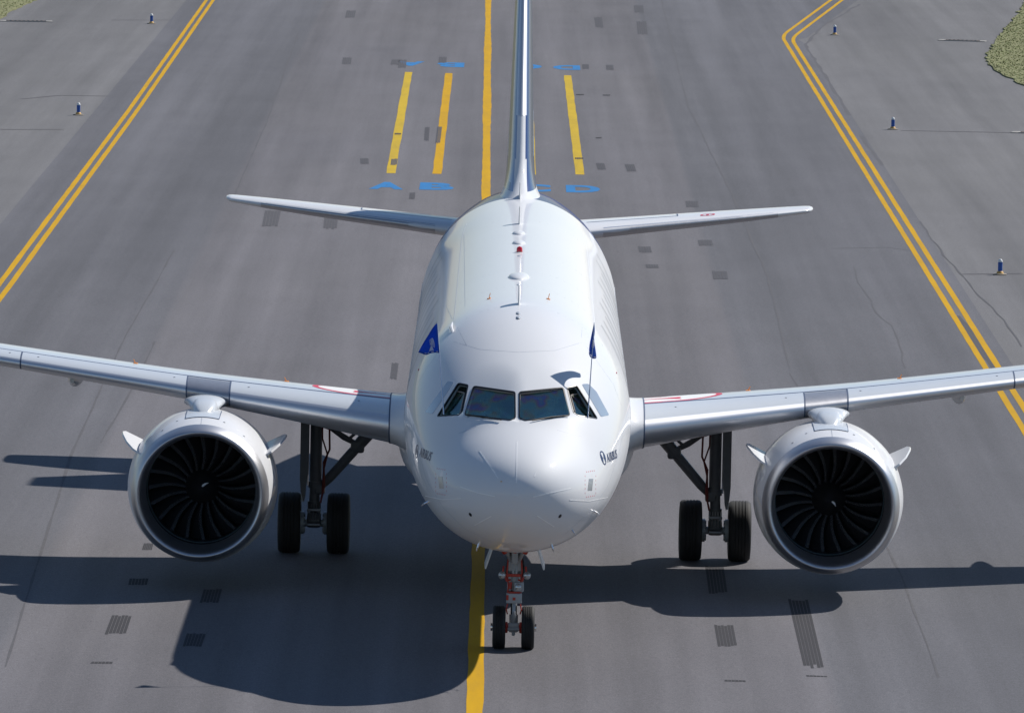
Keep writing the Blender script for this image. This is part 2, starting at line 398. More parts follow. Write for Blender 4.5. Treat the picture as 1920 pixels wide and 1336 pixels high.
for x0, y0, x1, y1, sl in ((643, 108, 660, 121, -2), (497, 395, 527, 425, -6), (611, 385, 637, 430, -5), (1308, 450, 1335, 461, 3), (1335, 508, 1363, 524, 3), (1285, 377, 1309, 389, 2), (675, 297, 691, 308, 1),
                           (1117, 306, 1133, 319, 4), (1171, 308, 1189, 322, 5), (1114, 32, 1129, 53, 3), (1091, 121, 1104, 130, 1), (1136, 122, 1150, 132, 1), (735, 112, 750, 122, -3), (823, 107, 838, 119, -1),
                           (748, 112, 763, 128, -2), (1188, 10, 1206, 24, 2), (1193, 40, 1212, 66, 3), (650, 20, 668, 34, -3), (797, 238, 806, 265, -2), (820, 238, 829, 270, -4), (734, 298, 746, 310, -2),
                           (768, 361, 779, 374, -1), (735, 680, 748, 712, -4), (740, 250, 752, 253, 0), (1078, 296, 1094, 299, 0), (1080, 177, 1095, 179, 0), (1130, 178, 1144, 180, 0), (1117, 258, 1128, 260, 0), (1196, 462, 1220, 474, 3), (1210, 496, 1234, 503, 2)):
    quad_marks([(x0, y0), (x1, y0), (x1+sl, y1), (x0+sl, y1)], 'asphalt_patch', M['patch'] if sl else M['rubber_mark'], 5, .0105)
# seams, cracks and joints of the paving
def crack(pxs, w, m, name='crack', jag=.05, z=.0072, parent=None):
    P = resample([ground(*p) for p in pxs], 1.6); b = MB(); d = 0
    for i, p in enumerate(P):
        d = d*.7+random.gauss(0, jag); p.x += d
    ribbon(b, P, [w*random.uniform(.4, 1.4) for _ in P], z); return b.build(name, m, parent or taxi, smooth=False)
crack([(1240, 0), (1290, 200), (1370, 360), (1440, 520), (1480, 690)], .05, M['faint'], jag=.008)
crack([(1480, 700), (1560, 820), (1690, 1080), (1760, 1270)], .04, M['crack'], jag=.006)
crack([(1603, 500), (1640, 575), (1670, 610), (1690, 690)], .04, M['faint'], jag=.05)
crack([(560, 60), (500, 230), (440, 365)], .05, M['crack'], jag=.008)
crack([(327, 470), (230, 640), (130, 860), (10, 1250)], .05, M['crack'], jag=.008)
crack([(290, 640), (255, 720), (190, 830)], .05, M['crack'], jag=.008)
crack([(1467, 72), (1400, 70)], .05, M['crack'], jag=.008)
crack([(1713, 471), (1665, 464), (1560, 466)], .12, M['faint'], jag=.006)
crack([(1725, 415), (1760, 468), (1817, 532), (1880, 600), (1918, 650)], .05, M['faint'], jag=.03, z=.0065, parent=shoulder)
crack([(1612, 8), (1540, 52), (1510, 84), (1545, 140), (1592, 216)], .12, M['faint'], jag=.03, z=.0065, parent=shoulder)
crack([(1614, 256), (1634, 282), (1650, 310)], .12, M['faint'], jag=.03, z=.0065, parent=shoulder)
for pxs in ([(40, 186), (110, 179), (232, 181)], [(210, 38), (350, 38)], [(0, 243), (120, 243)], [(1690, 245), (1900, 249)], [(1800, 514), (1915, 513)]):
    crack(pxs, .22, M['faint'], 'paving_joint', .02, .0062, shoulder)
crack([(1791, 592), (1868, 690)], .28, M['patch'], 'asphalt_patch', .03, .0068, shoulder)

# verge grass
def verge(name, label, poly, n, nearside):
    root_me = MB(); zz = .05
    root_me.add([(x, y, zz) for x, y in poly], [tuple(range(len(poly)))])
    k = len(poly); root_me.add([(x, y, zz) for x, y in poly]+[(x, y, 0) for x, y in poly], [(i, k+i, k+(i+1) % k, (i+1) % k) for i in range(k)])
    def inside(x, y):
        c = False
        for i in range(k):
            (xa, ya), (xb, yb) = poly[i], poly[i-1]
            if (ya > y) != (yb > y) and x < (xb-xa)*(y-ya)/(yb-ya)+xa: c = not c
        return c
    xs = [p[0] for p in poly]; ys = [p[1] for p in poly]
    lim = nearside; cnt = 0
    while cnt < n:
        x = random.uniform(max(min(xs), lim[0]), min(max(xs), lim[1])); y = random.uniform(max(min(ys), lim[2]), min(max(ys), lim[3]))
        if not inside(x, y): continue
        cnt += 1; a = random.uniform(0, 6.28); w = random.uniform(.02, .05); h = random.uniform(.01, .05); l = random.uniform(-.12, .12)
        dx, dy = math.cos(a)*w, math.sin(a)*w
        root_me.add([(x-dx, y-dy, zz-.01), (x+dx, y+dy, zz-.01), (x+l, y+random.uniform(-.1, .1), zz+h)], [(0, 1, 2)], random.choice((1, 1, 1, 3, 3, 2)))
    o = root_me.build(name, [M['soil'], M['g1'], M['g2'], M['g3']], None, smooth=False, recalc=False)
    return tag(o, label, 'grass', kind='stuff')
M['g1'] = mat('grass green', (.15, .19, .05), .8, var=.4, vscale=.5); M['g2'] = mat('grass dry', (.25, .235, .095), .85, var=.3, vscale=.7); M['g3'] = mat('grass olive', (.20, .225, .075), .8, var=.3, vscale=.6)
def wob(pts, amp, step):
    P = resample([Vector((x, y, 0)) for x, y in pts], step); return [(p.x+random.gauss(0, amp), p.y+random.gauss(0, amp*3)) for p in P]
edgeR = wob([(19.9, 150), (19.35, 164), (18.9, 172), (18.85, 178), (19.2, 184), (19.8, 190), (20.9, 201), (22.4, 214), (23.6, 226), (28, 262)], .07, 1.0)
verge('verge_grass', 'dry green grass verge bulging in at the right edge', edgeR+[(400, 1200), (900, 1200), (900, 100), (60, 100), (21.2, 130)], 60000, (18, 30, 140, 262))
edgeL = wob([(-22.9, 165), (-22.5, 180), (-22.0, 193), (-21.9, 200), (-21.5, 211), (-21.6, 225), (-23, 260)], .07, 1.0)
verge('verge_grass', 'green grass verge in the upper left corner', edgeL+[(-300, 1200), (-900, 1200), (-900, 120), (-60, 120), (-24, 150)], 26000, (-32, -21, 165, 258))

# ------------------------------------------------------------------ taxiway edge lights and drains
def make_light():
    t = empty('taxiway_edge_light')
    b = MB(); b.lathe([(0, .0), (0, .185), (.02, .19), (.03, .16), (.03, 0)], (0, 0, .004), (0, 0, 1), 20); b.build('base_plate', M['baseplate'], t)
    b = MB(); b.lathe([(.03, .0), (.035, .10), (.08, .085), (.10, .06), (.12, 0)], (0, 0, .004), (0, 0, 1), 16); b.build('coupling', M['lightbase'], t)
    b = MB(); b.lathe([(.10, 0), (.10, .062), (.34, .062), (.345, 0)], (0, 0, .004), (0, 0, 1), 16); b.build('post', M['lightblue'], t)
    b = MB(); b.lathe([(.345, 0), (.345, .066), (.375, .066), (.40, .05), (.425, .03), (.43, 0)], (0, 0, .004), (0, 0, 1), 16); b.build('lens_cap', M['lightcap'], t)
    return t
def copy_tree(o, parent=None):
    c = o.copy(); COL.objects.link(c); c.parent = parent
    for ch in list(o.children): copy_tree(ch, c)
    return c
proto = make_light()
for i, (px, lab) in enumerate((((1875, 515), 'blue taxiway edge light nearest the camera, right of the double yellow line'),
                               ((1674, 243), 'blue taxiway edge light on the right shoulder, middle of the three there'),
                               ((1565, 66), 'blue taxiway edge light beside the bend of the right yellow line'),
                               ((147, 216), 'blue taxiway edge light on the left shoulder, nearer of the two there'),
                               ((284, 45), 'blue taxiway edge light on the left shoulder, farther of the two there'))):
    o = proto if i == 0 else copy_tree(proto)
    g = ground(*px); o.location = (g.x, g.y, 0); o.rotation_euler.z = i*1.3
    tag(o, lab, 'edge light', 'blue taxiway edge lights')
def drain(p0, p1, lab):
    a, c = ground(*p0), ground(*p1); t = empty('drain_channel', (a+c)/2); n = (c-a).normalized(); L = (c-a).length; rot = Matrix.Rotation(math.atan2(n.y, n.x), 3, 'Z')
    b = MB()
    for k in (-.28, .28): b.box((rot @ Vector((0, k, .02))), (L, .06, .04), rot=rot)
    b.build('channel_edge', M['concrete'], t)
    n_ = max(6, int(L/.18))
    b = MB(); b.box((0, 0, .004), (L, .5, .006), rot=rot); b.build('channel_bed', M['black'], t)
    me = None
    for k in range(n_):
        p = rot @ Vector((-L/2+(k+.5)*L/n_, 0, .02))
        if me is None:
            o = MB().box((0, 0, 0), (.09, .5, .025), rot=rot).build('grate_bar', M['drain'], t); me = o.data
        else: o = link('grate_bar', me, t)
        o.location = p
    for k in (-1, 1):
        MB().box(rot @ Vector((k*(L/2+.14), 0, .015)), (.28, .6, .03), rot=rot, bev=.012).build('end_block', M['concrete'], t)
    tag(t, lab, 'drain', 'drain channels on the shoulders')
drain((1772, 76), (1836, 78), 'dark drain channel with pale ends left of the right grass verge')
drain((12, 40), (86, 41), 'dark drain channel with pale ends below the upper left grass')
drain((1912, 249), (1970, 251), 'drain channel cut off by the right edge of the picture')

# ================================================================== the airliner
plane = tag(empty('airliner'), 'white twin engine jet airliner facing the camera on the taxiway', 'airplane')
# ---------------------------------------------------------------- fuselage surface
ZT = [(0, 3.25), (.03, 3.41), (.1, 3.54), (.3, 3.745), (.6, 3.92), (1.0, 4.085), (1.4, 4.225), (1.72, 4.335), (2.3, 4.735), (2.7, 4.97), (3.2, 5.20), (4, 5.49), (5, 5.74), (6, 5.86), (7, 5.89), (27, 5.89), (31, 5.87), (35, 5.62), (37.5, 5.35)]
ZB = [(0, 3.25), (.03, 3.06), (.1, 2.87), (.3, 2.63), (.6, 2.44), (1.0, 2.295), (1.72, 2.125), (2.5, 2.00), (3.5, 1.885), (5, 1.79), (6.5, 1.75), (22, 1.75), (24, 1.80), (27, 2.25), (31, 3.22), (35, 4.35), (37.5, 5.05)]
HW = [(0, .0), (.03, .205), (.1, .385), (.3, .67), (.6, .92), (1.0, 1.135), (1.72, 1.39), (2.3, 1.535), (3, 1.68), (4, 1.83), (5, 1.92), (6, 1.965), (6.8, 1.975), (23, 1.975), (26, 1.965), (29, 1.82), (32, 1.36), (35, .75), (37.5, .18)]
ZC = [(0, 3.25), (.6, 3.19), (1.72, 3.18), (2.3, 3.26), (3, 3.41), (4, 3.60), (5, 3.74), (6.5, 3.82), (23, 3.82), (27, 4.05), (31, 4.55), (35, 5.0), (37.5, 5.2)]
def smooth_nose(tab):
    """resample a profile evenly in the root of y, blend it and keep the tail as it is"""
    N, S1 = 300, math.sqrt(8.0); f0 = tab[0][1]
    v = [interp(tab, (S1*i/N)**2) for i in range(N+1)]
    def at(i): return 2*f0-v[-i] if i < 0 else v[min(i, N)]
    for _ in range(3):
        v = [sum(at(i+k)*(1-abs(k)/11) for k in range(-10, 11))/11.0 for i in range(N+1)]
    return [((S1*i/N)**2, v[i]) for i in range(N+1)]+[p for p in tab if p[0] > 8.2]
import bisect
class Prof:
    def __init__(s, tab):
        s.n = smooth_nose(tab); s.t = tab
    def __call__(s, y):
        if y >= 7.9: return interp(s.t, y)
        q = math.sqrt(max(y, 0))/math.sqrt(8.0)*300; i = min(int(q), 299); f = q-i
        p = [s.n[max(i-1, 0)][1] if i > 0 else 2*s.n[0][1]-s.n[1][1], s.n[i][1], s.n[i+1][1], s.n[min(i+2, 300)][1]]
        return p[1]+.5*f*(p[2]-p[0]+f*(2*p[0]-5*p[1]+4*p[2]-p[3]+f*(3*(p[1]-p[2])+p[3]-p[0])))
ZT, ZB, HW, ZC = Prof(ZT), Prof(ZB), Prof(HW), Prof(ZC)
A_, B_, C_ = Vector((0, 1.72, 4.31)), Vector((0, 2.3, 4.735)), Vector((.86, 2.2, 4.355))
PN = (C_-A_).cross(B_-A_).normalized()
if PN.y > 0: PN = -PN
def smin(a, c, k):
    h = max(k-abs(a-c), 0)/k; return min(a, c)-h*h*k*.25
def fus(y, th, inset=0.):
    """point of the skin at station y; th from the crown, positive to +x"""
    zt, zb, w, zc = ZT(y), ZB(y), HW(y), ZC(y)
    zc = min(max(zc, zb+.0001), zt-.0001)
    s, c = math.sin(th), math.cos(th)
    hgt = (zt-zc) if c > 0 else (zc-zb)
    w = max(w, 1e-4); hgt = max(hgt, 1e-4)
    # nose sections are a little squarer than ellipses
    r = 1/((abs(s)/w)**2+(abs(c)/hgt)**2)**.5
    if 1.0 < y < 4.2 and c > -.2:
        # the flat windscreen facets
        k = .11
        for sg in (1, -1):
            den = PN.x*sg*s+PN.z*c
            if den > .02:
                t = (PN.dot(A_)-(PN.y*y+PN.z*zc))/den
                f = min(1, max(0, (y-1.62-.56*abs(r*s))/.22))*min(1, max(0, (4.2-y)/1.2)); f = f*f*(3-2*f)
                if t > 0: r = r+(smin(r, t, k)-r)*f if t < r+k else r
    r = max(r-inset, 1e-4)
    return Vector((r*s, y, zc+r*c))
ys = [0, .008, .03, .06, .1, .15, .2, .27, .35, .45, .55, .66, .78, .9, 1.0]+[1.0+.07*i for i in range(1, 47)]+[4.3+.15*i for i in range(1, 19)]
ys += [8+1.0*i for i in range(0, 20)]+[28, 29, 30, 31, 32, 33, 34, 35, 36, 37, 37.5]
NTH = 144
def fus_mesh(ylist, inset, name):
    b = MB(); b.grid([[fus(y, 2*math.pi*j/NTH, inset) for j in range(NTH)] for y in ylist], True, True, True)
    return b.build(name, M['livery'], None, recalc=True)
skin = fus_mesh(ys, 0, 'fuselage')
dg = bpy.context.evaluated_depsgraph_get()
BV = BVHTree.FromObject(skin, dg)
def hit(x, y):
    """point and normal of the fuselage skin seen at a photograph position"""
    p, n, i, d = BV.ray_cast(CAM, px_dir(x, y)); return p, n
def side(y, z, sg):
    p, n, i, d = BV.ray_cast(Vector((sg*8, y, z)), Vector((-sg, 0, 0))); return p, n
def crown(x, y):
    p, n, i, d = BV.ray_cast(Vector((x, y, 12)), Vector((0, 0, -1))); return p, n
def analytic_n(v):
    y = v.y; zc = min(max(ZC(y), ZB(y)+.0001), ZT(y)-.0001)
    th = math.atan2(v.x, v.z-zc); e = .01; d = .012
    a = fus(y, th+e)-fus(y, th-e); c = fus(min(37.4, y+d), th)-fus(max(.0005, y-d), th)
    n = a.cross(c)
    if n.length < 1e-9: return Vector((0, -1, 0)), th
    n.normalize()
    out = Vector((v.x, 0, v.z-zc))
    if n.dot(out) < 0 and out.length > .05: n = -n
    return n, th
# openings: outlines of the panes on the photograph, put on the skin
WIN = {
 'w1l': [(889, 724.7), (964.5, 735.5), (965, 783), (957, 787), (872.7, 777)],
 'w1r': [(975, 735.5), (1055, 727.4), (1066.7, 778), (984, 787.6), (974.8, 783.5)],
 'w2l': [(859, 718.4), (877, 722), (866, 771.7), (861, 777), (820, 779.5)],
 'w2r': [(1064, 727), (1082, 723), (1119.7, 783.7), (1083.8, 778), (1076, 773)],
 'w3l': [(840, 714), (851.7, 716.3), (811.3, 776), (797, 772.3)],
 'w3r': [(1090.7, 720), (1103, 719.3), (1118, 734), (1142, 778), (1126.6, 781)]}
def rounded(poly, r=3.0, n=4):
    out = []; P = [Vector(p) for p in poly]
    for i, p in enumerate(P):
        a = (P[i-1]-p); c = (P[(i+1) % len(P)]-p); k = min(r, a.length*.3, c.length*.3)
        a = p+a.normalized()*k; c = p+c.normalized()*k
        out += [((1-t)**2)*a+2*t*(1-t)*p+t*t*c for t in [j/n for j in range(n+1)]]
    return out
win3 = {}
for k, poly in WIN.items():
    pts = []
    P = rounded(poly); dense = []
    for a, c in zip(P, P[1:]+P[:1]):
        m = max(1, int((c-a).length/9)); dense += [a.lerp(c, i/m) for i in range(m)]
    for q in dense:
        p, n = hit(q.x, q.y)
        pts.append((p, analytic_n(p)[0]))
    win3[k] = pts
cut = MB()
for k in ('w1l', 'w1r', 'w2l', 'w2r'):
    n = sum((q[1] for q in win3[k]), Vector()).normalized()
    poly = [q[0]+n*.15 for q in win3[k]]
    cut.prism(poly, -n*.42)
cutter = cut.build('cutter', M['black'], None, smooth=False)
cav = fus_mesh([1.45+.1*i for i in range(26)], .07, 'cavity')
for ob in (cutter, cav):
    md = skin.modifiers.new('b', 'BOOLEAN'); md.operation = 'DIFFERENCE'; md.solver = 'EXACT'; md.object = ob
    if ob is cutter: md.use_self = True
dg = bpy.context.evaluated_depsgraph_get(); dg.update()
me2 = bpy.data.meshes.new_from_object(skin.evaluated_get(dg))
skin.modifiers.clear(); old = skin.data; skin.data = me2; skin.parent = plane; skin.name = 'fuselage'; me2.name = 'fuselage'
me2.materials.clear(); me2.materials.append(M['livery']); me2.materials.append(M['interior'])
for o in (cutter, cav): bpy.data.objects.remove(o)
me2.polygons.foreach_set('use_smooth', [True]*len(me2.polygons))
vn = []; outer = []
for v in me2.vertices:
    n, th = analytic_n(v.co); outer.append((fus(max(v.co.y, 0), th)-v.co).length < .004); vn.append(n)
nor = [Vector()]*len(me2.loops)
for p in me2.polygons:
    ok = all(outer[i] for i in p.vertices) and p.normal.dot(vn[p.vertices[0]]) > .3
    p.material_index = 0 if all(outer[i] for i in p.vertices) or p.center.y > 4.3 else 1
    for li in p.loop_indices:
        vi = me2.loops[li].vertex_index
        nor[li] = vn[vi] if ok and .02 < me2.vertices[vi].co.y < 37 else p.normal.copy()
me2.normals_split_custom_set(nor)
fuselage = skin

# ---------------------------------------------------------------- glazing
def skin_patch(poly, lift, name, m, parent, rings=(1, .8, .6, .4, .2, .02)):
    """a plate that follows the curved skin; poly in photograph coordinates"""
    P = [Vector(q) for q in poly]; c = sum(P, Vector((0, 0)))/len(P); rows = []
    D = []
    for a, e in zip(P, P[1:]+P[:1]):
        m_ = max(1, int((e-a).length/5)); D += [a.lerp(e, i/m_) for i in range(m_)]
    def lf(q, h):
        p, n = hit(q.x, q.y); return p+n*h
    rows.append([lf(q, -.006) for q in D])
    for k in rings: rows.append([lf(c+(q-c)*k, lift) for q in D])
    b = MB(); b.grid(rows, True, False, True); return b.build(name, m, parent, angle=30)
def poly_plate(pts, n, thick, name, m, parent):
    b = MB(); b.prism([p for p in pts], -n*thick); return b.build(name, m, parent, smooth=False)
def seal(pts, w, h, name, m, parent):
    """strip that follows a closed outline lying on the skin"""
    b = MB(); N = len(pts); rows = []
    cen = sum((q[0] for q in pts), Vector())/N
    for i, (p, n) in enumerate(pts):
        t = (pts[(i+1) % N][0]-pts[i-1][0]).normalized(); o = t.cross(n)
        if o.dot(p-cen) < 0: o = -o
        o.normalize()
        rows.append([p-o*w*.15-n*.03, p-o*w*.15+n*h, p+o*w*.85+n*h, p+o*w*.85-n*.012])
    rows.append(rows[0]); b.grid(rows, True); return b.build(name, m, parent, smooth=False)
for k, pts in win3.items():
    n = sum((q[1] for q in pts), Vector()).normalized(); P = [q[0] for q in pts]
    if k[:2] in ('w1',):
        cen = sum(P, Vector())/len(P); pb = MB(); Q = [p-n*.022 for p in P]; k_ = len(Q)
        Q = [p-n*(p-cen).dot(n)*.8 for p in Q]                 # flat pane
        pb.add(Q+[sum(Q, Vector())/k_], [(i, (i+1) % k_, k_) for i in range(k_)]); pb.add([p-n*.012 for p in Q]+[sum(Q, Vector())/k_-n*.012], [((i+1) % k_, i, k_) for i in range(k_)])
        pb.build('windshield_pane', M['glass'], fuselage, smooth=False, recalc=False)
        seal(pts, .024, .010, 'window_seal', M['blacktrim'], fuselage)
        cen = sum(P, Vector())/len(P)
        seal([(cen+(p-cen)*.975-n*.012, nn) for p, nn in pts], .018, .002, 'inner_frame', M['frame_tan'], fuselage)
    elif k[:2] == 'w2':
        seal(pts, .022, .004, 'window_seal', M['blacktrim'], fuselage)
        # slid-open frame standing inside the opening
        cen = sum(P, Vector())/len(P)
        sg = 1 if k[-1] == 'r' else -1
        q = [cen+(p-cen)*.80-n*.07+Vector((sg*.05, .06, -.03)) for p in P]
        b = MB(); b.tube(q+[q[0]], .012, 6, caps=False); b.build('sliding_frame', M['frame_tan'], fuselage)
        poly_plate(q, n, .012, 'sliding_pane', M['glass'], fuselage)
    else:
        skin_patch(rounded(WIN[k]), .005, 'rear_window', M['greyglass'], fuselage)
# strips on the skin
def on_skin(pxs, step=6, lift=.004):
    out = []
    for a, c in zip(pxs, pxs[1:]):
        m = max(1, int(math.hypot(c[0]-a[0], c[1]-a[1])/step))
        for i in range(m+(1 if c is pxs[-1] else 0)):
            t = i/m; p, n = hit(a[0]+(c[0]-a[0])*t, a[1]+(c[1]-a[1])*t)
            if p is not None: out.append((p, n))
    return out
def strip(b, pn, w, h):
    rows = []
    for i, (p, n) in enumerate(pn):
        t = (pn[min(i+1, len(pn)-1)][0]-pn[max(i-1, 0)][0]).normalized(); o = t.cross(n).normalized()*(w[i] if isinstance(w, list) else w)/2
        rows.append([p-o-n*.004, p-o+n*h, p+o+n*h, p+o-n*.004])
    if len(rows) > 1: b.grid(rows, True, True, True)
def sk(pxs, w, h, name, m, step=6):
    b = MB(); pn = on_skin(pxs, step)
    if len(pn) < 2: return None
    strip(b, pn, w, h); return b.build(name, m, fuselage, smooth=False)
for q in ([(969, 828), (968, 905)], [(899, 845), (934, 896)], [(1000, 931), (1070, 915)], [(792, 928), (830, 936), (864, 934)], [(1068, 937), (1105, 939), (1139, 932)], [(863, 912), (895, 923), (928, 930)],
          [(1007, 966), (1039, 987)], [(890, 984), (921, 967)], [(1005, 885), (1002, 893)]):
    sk(q, .015, .0035, 'diverter_strip', M['strip'])
for q in ([(870, 440), (872, 575)], [(849, 597), (875, 648)], [(848, 598), (836, 572)], [(825, 655), (800, 690), (782, 720)], [(1092, 608), (1090, 632)], [(1100, 650), (1150, 720), (1165, 760)], [(824, 640), (846, 622), (833, 612)],
          [(765, 770), (780, 830), (800, 900), (830, 950), (870, 990), (920, 1015)], [(1177, 770), (1160, 850), (1140, 910), (1110, 955), (1060, 1000)], [(893, 800), (860, 812)], [(1045, 806), (1090, 818)],
          [(850, 640), (900, 655), (970, 660), (1040, 657), (1090, 642)]):
    sk(q, .008, .0008, 'panel_seam', M['seam'])
for y in (6.05, 9.3, 12.6, 16.4, 20.2, 24.0):
    b = MB(); pn = []
    for i in range(61):
        p = fus(y, R(-115+230*i/60)); pn.append((p, analytic_n(p)[0]))
    strip(b, pn, .014, .0006); b.build('skin_joint', M['joint2'], fuselage, smooth=False)
for th in (-34, 41):
    b = MB(); pn = []
    for i in range(41):
        p = fus(6.4+i*.5, R(th)); pn.append((p, analytic_n(p)[0]))
    strip(b, pn, .012, .0006); b.build('skin_joint', M['joint2'], fuselage, smooth=False)
# static ports, probes, grey hatch with red dashes
for c, w in (((827, 904), 5), ((1107, 908), 5)):
    sg = 1 if c[0] > 960 else -1
    q = [hit(c[0]+a*w*.8, c[1]+bb*11) for a, bb in ((-1-.15*sg*0, -1), (1, -1), (1, 1), (-1, 1))]
    skin_patch([(c[0]-4+1.2*sg, c[1]-11), (c[0]+4+1.2*sg, c[1]-11), (c[0]+4-1.2*sg, c[1]+11), (c[0]-4-1.2*sg, c[1]+11)], .004, 'static_plate', M['cuff'], fuselage)
    b = MB()
    for yy in (-25, 22):
        for kx in range(-2, 3):
            p, n = hit(c[0]+kx*3.6, c[1]+yy-kx*sg*.6)
            t = Vector((1, 0, 0)) - n*n.x; t.normalize(); u = n.cross(t)
            b.box(p, (.022, .014, .004), rot=Matrix((t, u, n)).transposed())
    for xx in (-10, 10):
        for ky in range(-2, 3):
            p, n = hit(c[0]+xx, c[1]+ky*8)
            t = Vector((1, 0, 0)) - n*n.x; t.normalize(); u = n.cross(t)
            b.box(p, (.008, .030, .004), rot=Matrix((t, u, n)).transposed())
    tag(b.build('red_dashes', M['red'], fuselage, smooth=False), kind='stuff')
def probe(px, out, rad, name, m, bend=0.):
    p, n = hit(*px); d = (n*out)
    b = MB(); b.tube([p-n*.02, p+d*.7, p+d+Vector((0, -bend, 0))], [rad*1.4, rad, rad*.7], 8); return b.build(name, m, fuselage)
for px in ((802, 940), (1114, 958), (1072, 993), (1034, 1021), (898, 1019)): probe(px, .11, .014, 'pitot_probe', M['chrome'], .10)
for px in ((882, 964), (1050, 967)):
    p, n = hit(*px); b = MB(); b.lathe([(0, .035), (.008, .035), (.012, 0)], p-n*.003, n, 14); b.build('sensor_port', M['blacktrim'], fuselage)
p, n = hit(940, 902); MB().box(p, (.03, .03, .012), bev=.004).build('tie_down_tag', M['lightbase'], fuselage)
for px in ((785, 693), (1156, 699)):
    p, n = hit(*px); MB().box(p, (.02, .05, .03), bev=.004).build('red_mark', M['red'], fuselage)
# wipers
for q in (((874, 779.5), (941, 789.5)), ((1066, 781), (997, 790.5))):
    a, na = hit(*q[0]); c, nc = hit(*q[1]); n = (na+nc).normalized()
    b = MB(); b.tube([a+n*.03, a.lerp(c, .5)+n*.045, c+n*.03], [.010, .013, .010], 6); b.tube([a.lerp(c, .2)-n*.03, a.lerp(c, .55)+n*.035], .012, 6)
    b.build('wiper', M['black'], fuselage)
# crown antennas, beacon, hooks
def blade(px, h, L, t, name, m, lean=.25):
    p, n = hit(*px); b = MB(); rows = []
    for k in range(6):
        f = k/5; c = L*(1-.45*f); z = h*f; yo = lean*z
        rows.append([p+Vector((math.sin(a)*t*(1-.4*f), yo+c/2-math.cos(a)*c/2, z-.02)) for a in [2*math.pi*j/14 for j in range(14)]])
    b.grid(rows, True, True, True); return b.build(name, m, fuselage)
blade((973, 572), .36, .32, .022, 'blade_antenna', M['white'])
blade((974, 421), .36, .32, .022, 'blade_antenna', M['white'])
blade((975, 374), .36, .30, .022, 'blade_antenna', M['white'])
def blister(px, sx, sy, sz, name, m):
    p, n = hit(*px); b = MB(); rows = []
    for k in range(7):
        f = k/6*math.pi/2
        rows.append([p+Vector((math.cos(a)*sx*math.cos(f), math.sin(a)*sy*math.cos(f), sz*math.sin(f)-.01)) for a in [2*math.pi*j/24 for j in range(24)]])
    b.grid(rows, True, True, True); return b.build(name, m, fuselage)
blister((973, 519), .19, .6, .085, 'radome_blister', M['white']); blister((973, 438), .13, .3, .07, 'antenna_blister', M['white']); blister((973, 456), .13, .3, .07, 'antenna_blister', M['white'])
for px in ((972, 586), (972, 594), (973, 534), (974, 480)): blister(px, .045, .16, .025, 'small_antenna', M['seam'])
p, n = hit(974, 473); b = MB(); b.lathe([(0, .075), (.02, .078), (.02, .058)], p-n*.01, (0, 0, 1), 20); b.build('beacon_base', M['chrome'], fuselage)
b = MB(); b.lathe([(.01, .058), (.07, .055), (.10, .04), (.115, 0)], p, (0, 0, 1), 20); b.build('red_beacon', M['redglass'], fuselage)
for px in ((917, 560), (1028, 561)):
    p, n = hit(*px); b = MB(); b.tube([p-n*.01, p+n*.015], .035, 10); b.tube([p, p+Vector((.01, 0, .06)), p+Vector((.02, .01, .10))], .006, 6); b.build('lifeline_hook', M['orange'], fuselage)
# a raised vent fairing on the shoulder
p, n = hit(849, 618); b = MB(); b.tube([p+Vector((.03, -.4, -.1))-n*.02, p+n*.05, p+Vector((-.02, .5, .08))-n*.01], [.02, .035, .015], 8); b.build('vent_fairing', M['white'], fuselage)
# grey feathers of the livery on both shoulders
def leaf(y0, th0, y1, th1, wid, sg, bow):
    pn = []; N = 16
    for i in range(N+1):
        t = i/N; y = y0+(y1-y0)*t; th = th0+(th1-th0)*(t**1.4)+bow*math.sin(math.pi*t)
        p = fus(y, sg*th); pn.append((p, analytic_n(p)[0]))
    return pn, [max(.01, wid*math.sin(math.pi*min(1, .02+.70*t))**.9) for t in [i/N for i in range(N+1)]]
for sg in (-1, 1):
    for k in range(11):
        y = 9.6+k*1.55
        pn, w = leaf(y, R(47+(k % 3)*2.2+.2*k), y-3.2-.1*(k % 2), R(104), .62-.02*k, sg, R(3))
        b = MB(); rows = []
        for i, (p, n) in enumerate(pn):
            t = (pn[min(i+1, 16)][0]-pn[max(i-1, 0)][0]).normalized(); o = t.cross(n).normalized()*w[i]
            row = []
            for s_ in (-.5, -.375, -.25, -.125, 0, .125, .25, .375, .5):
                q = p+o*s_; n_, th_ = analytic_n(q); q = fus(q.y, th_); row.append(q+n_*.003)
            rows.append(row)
        b.grid(rows); b.build('livery_feather', M['leaf'], fuselage, smooth=True, recalc=False)
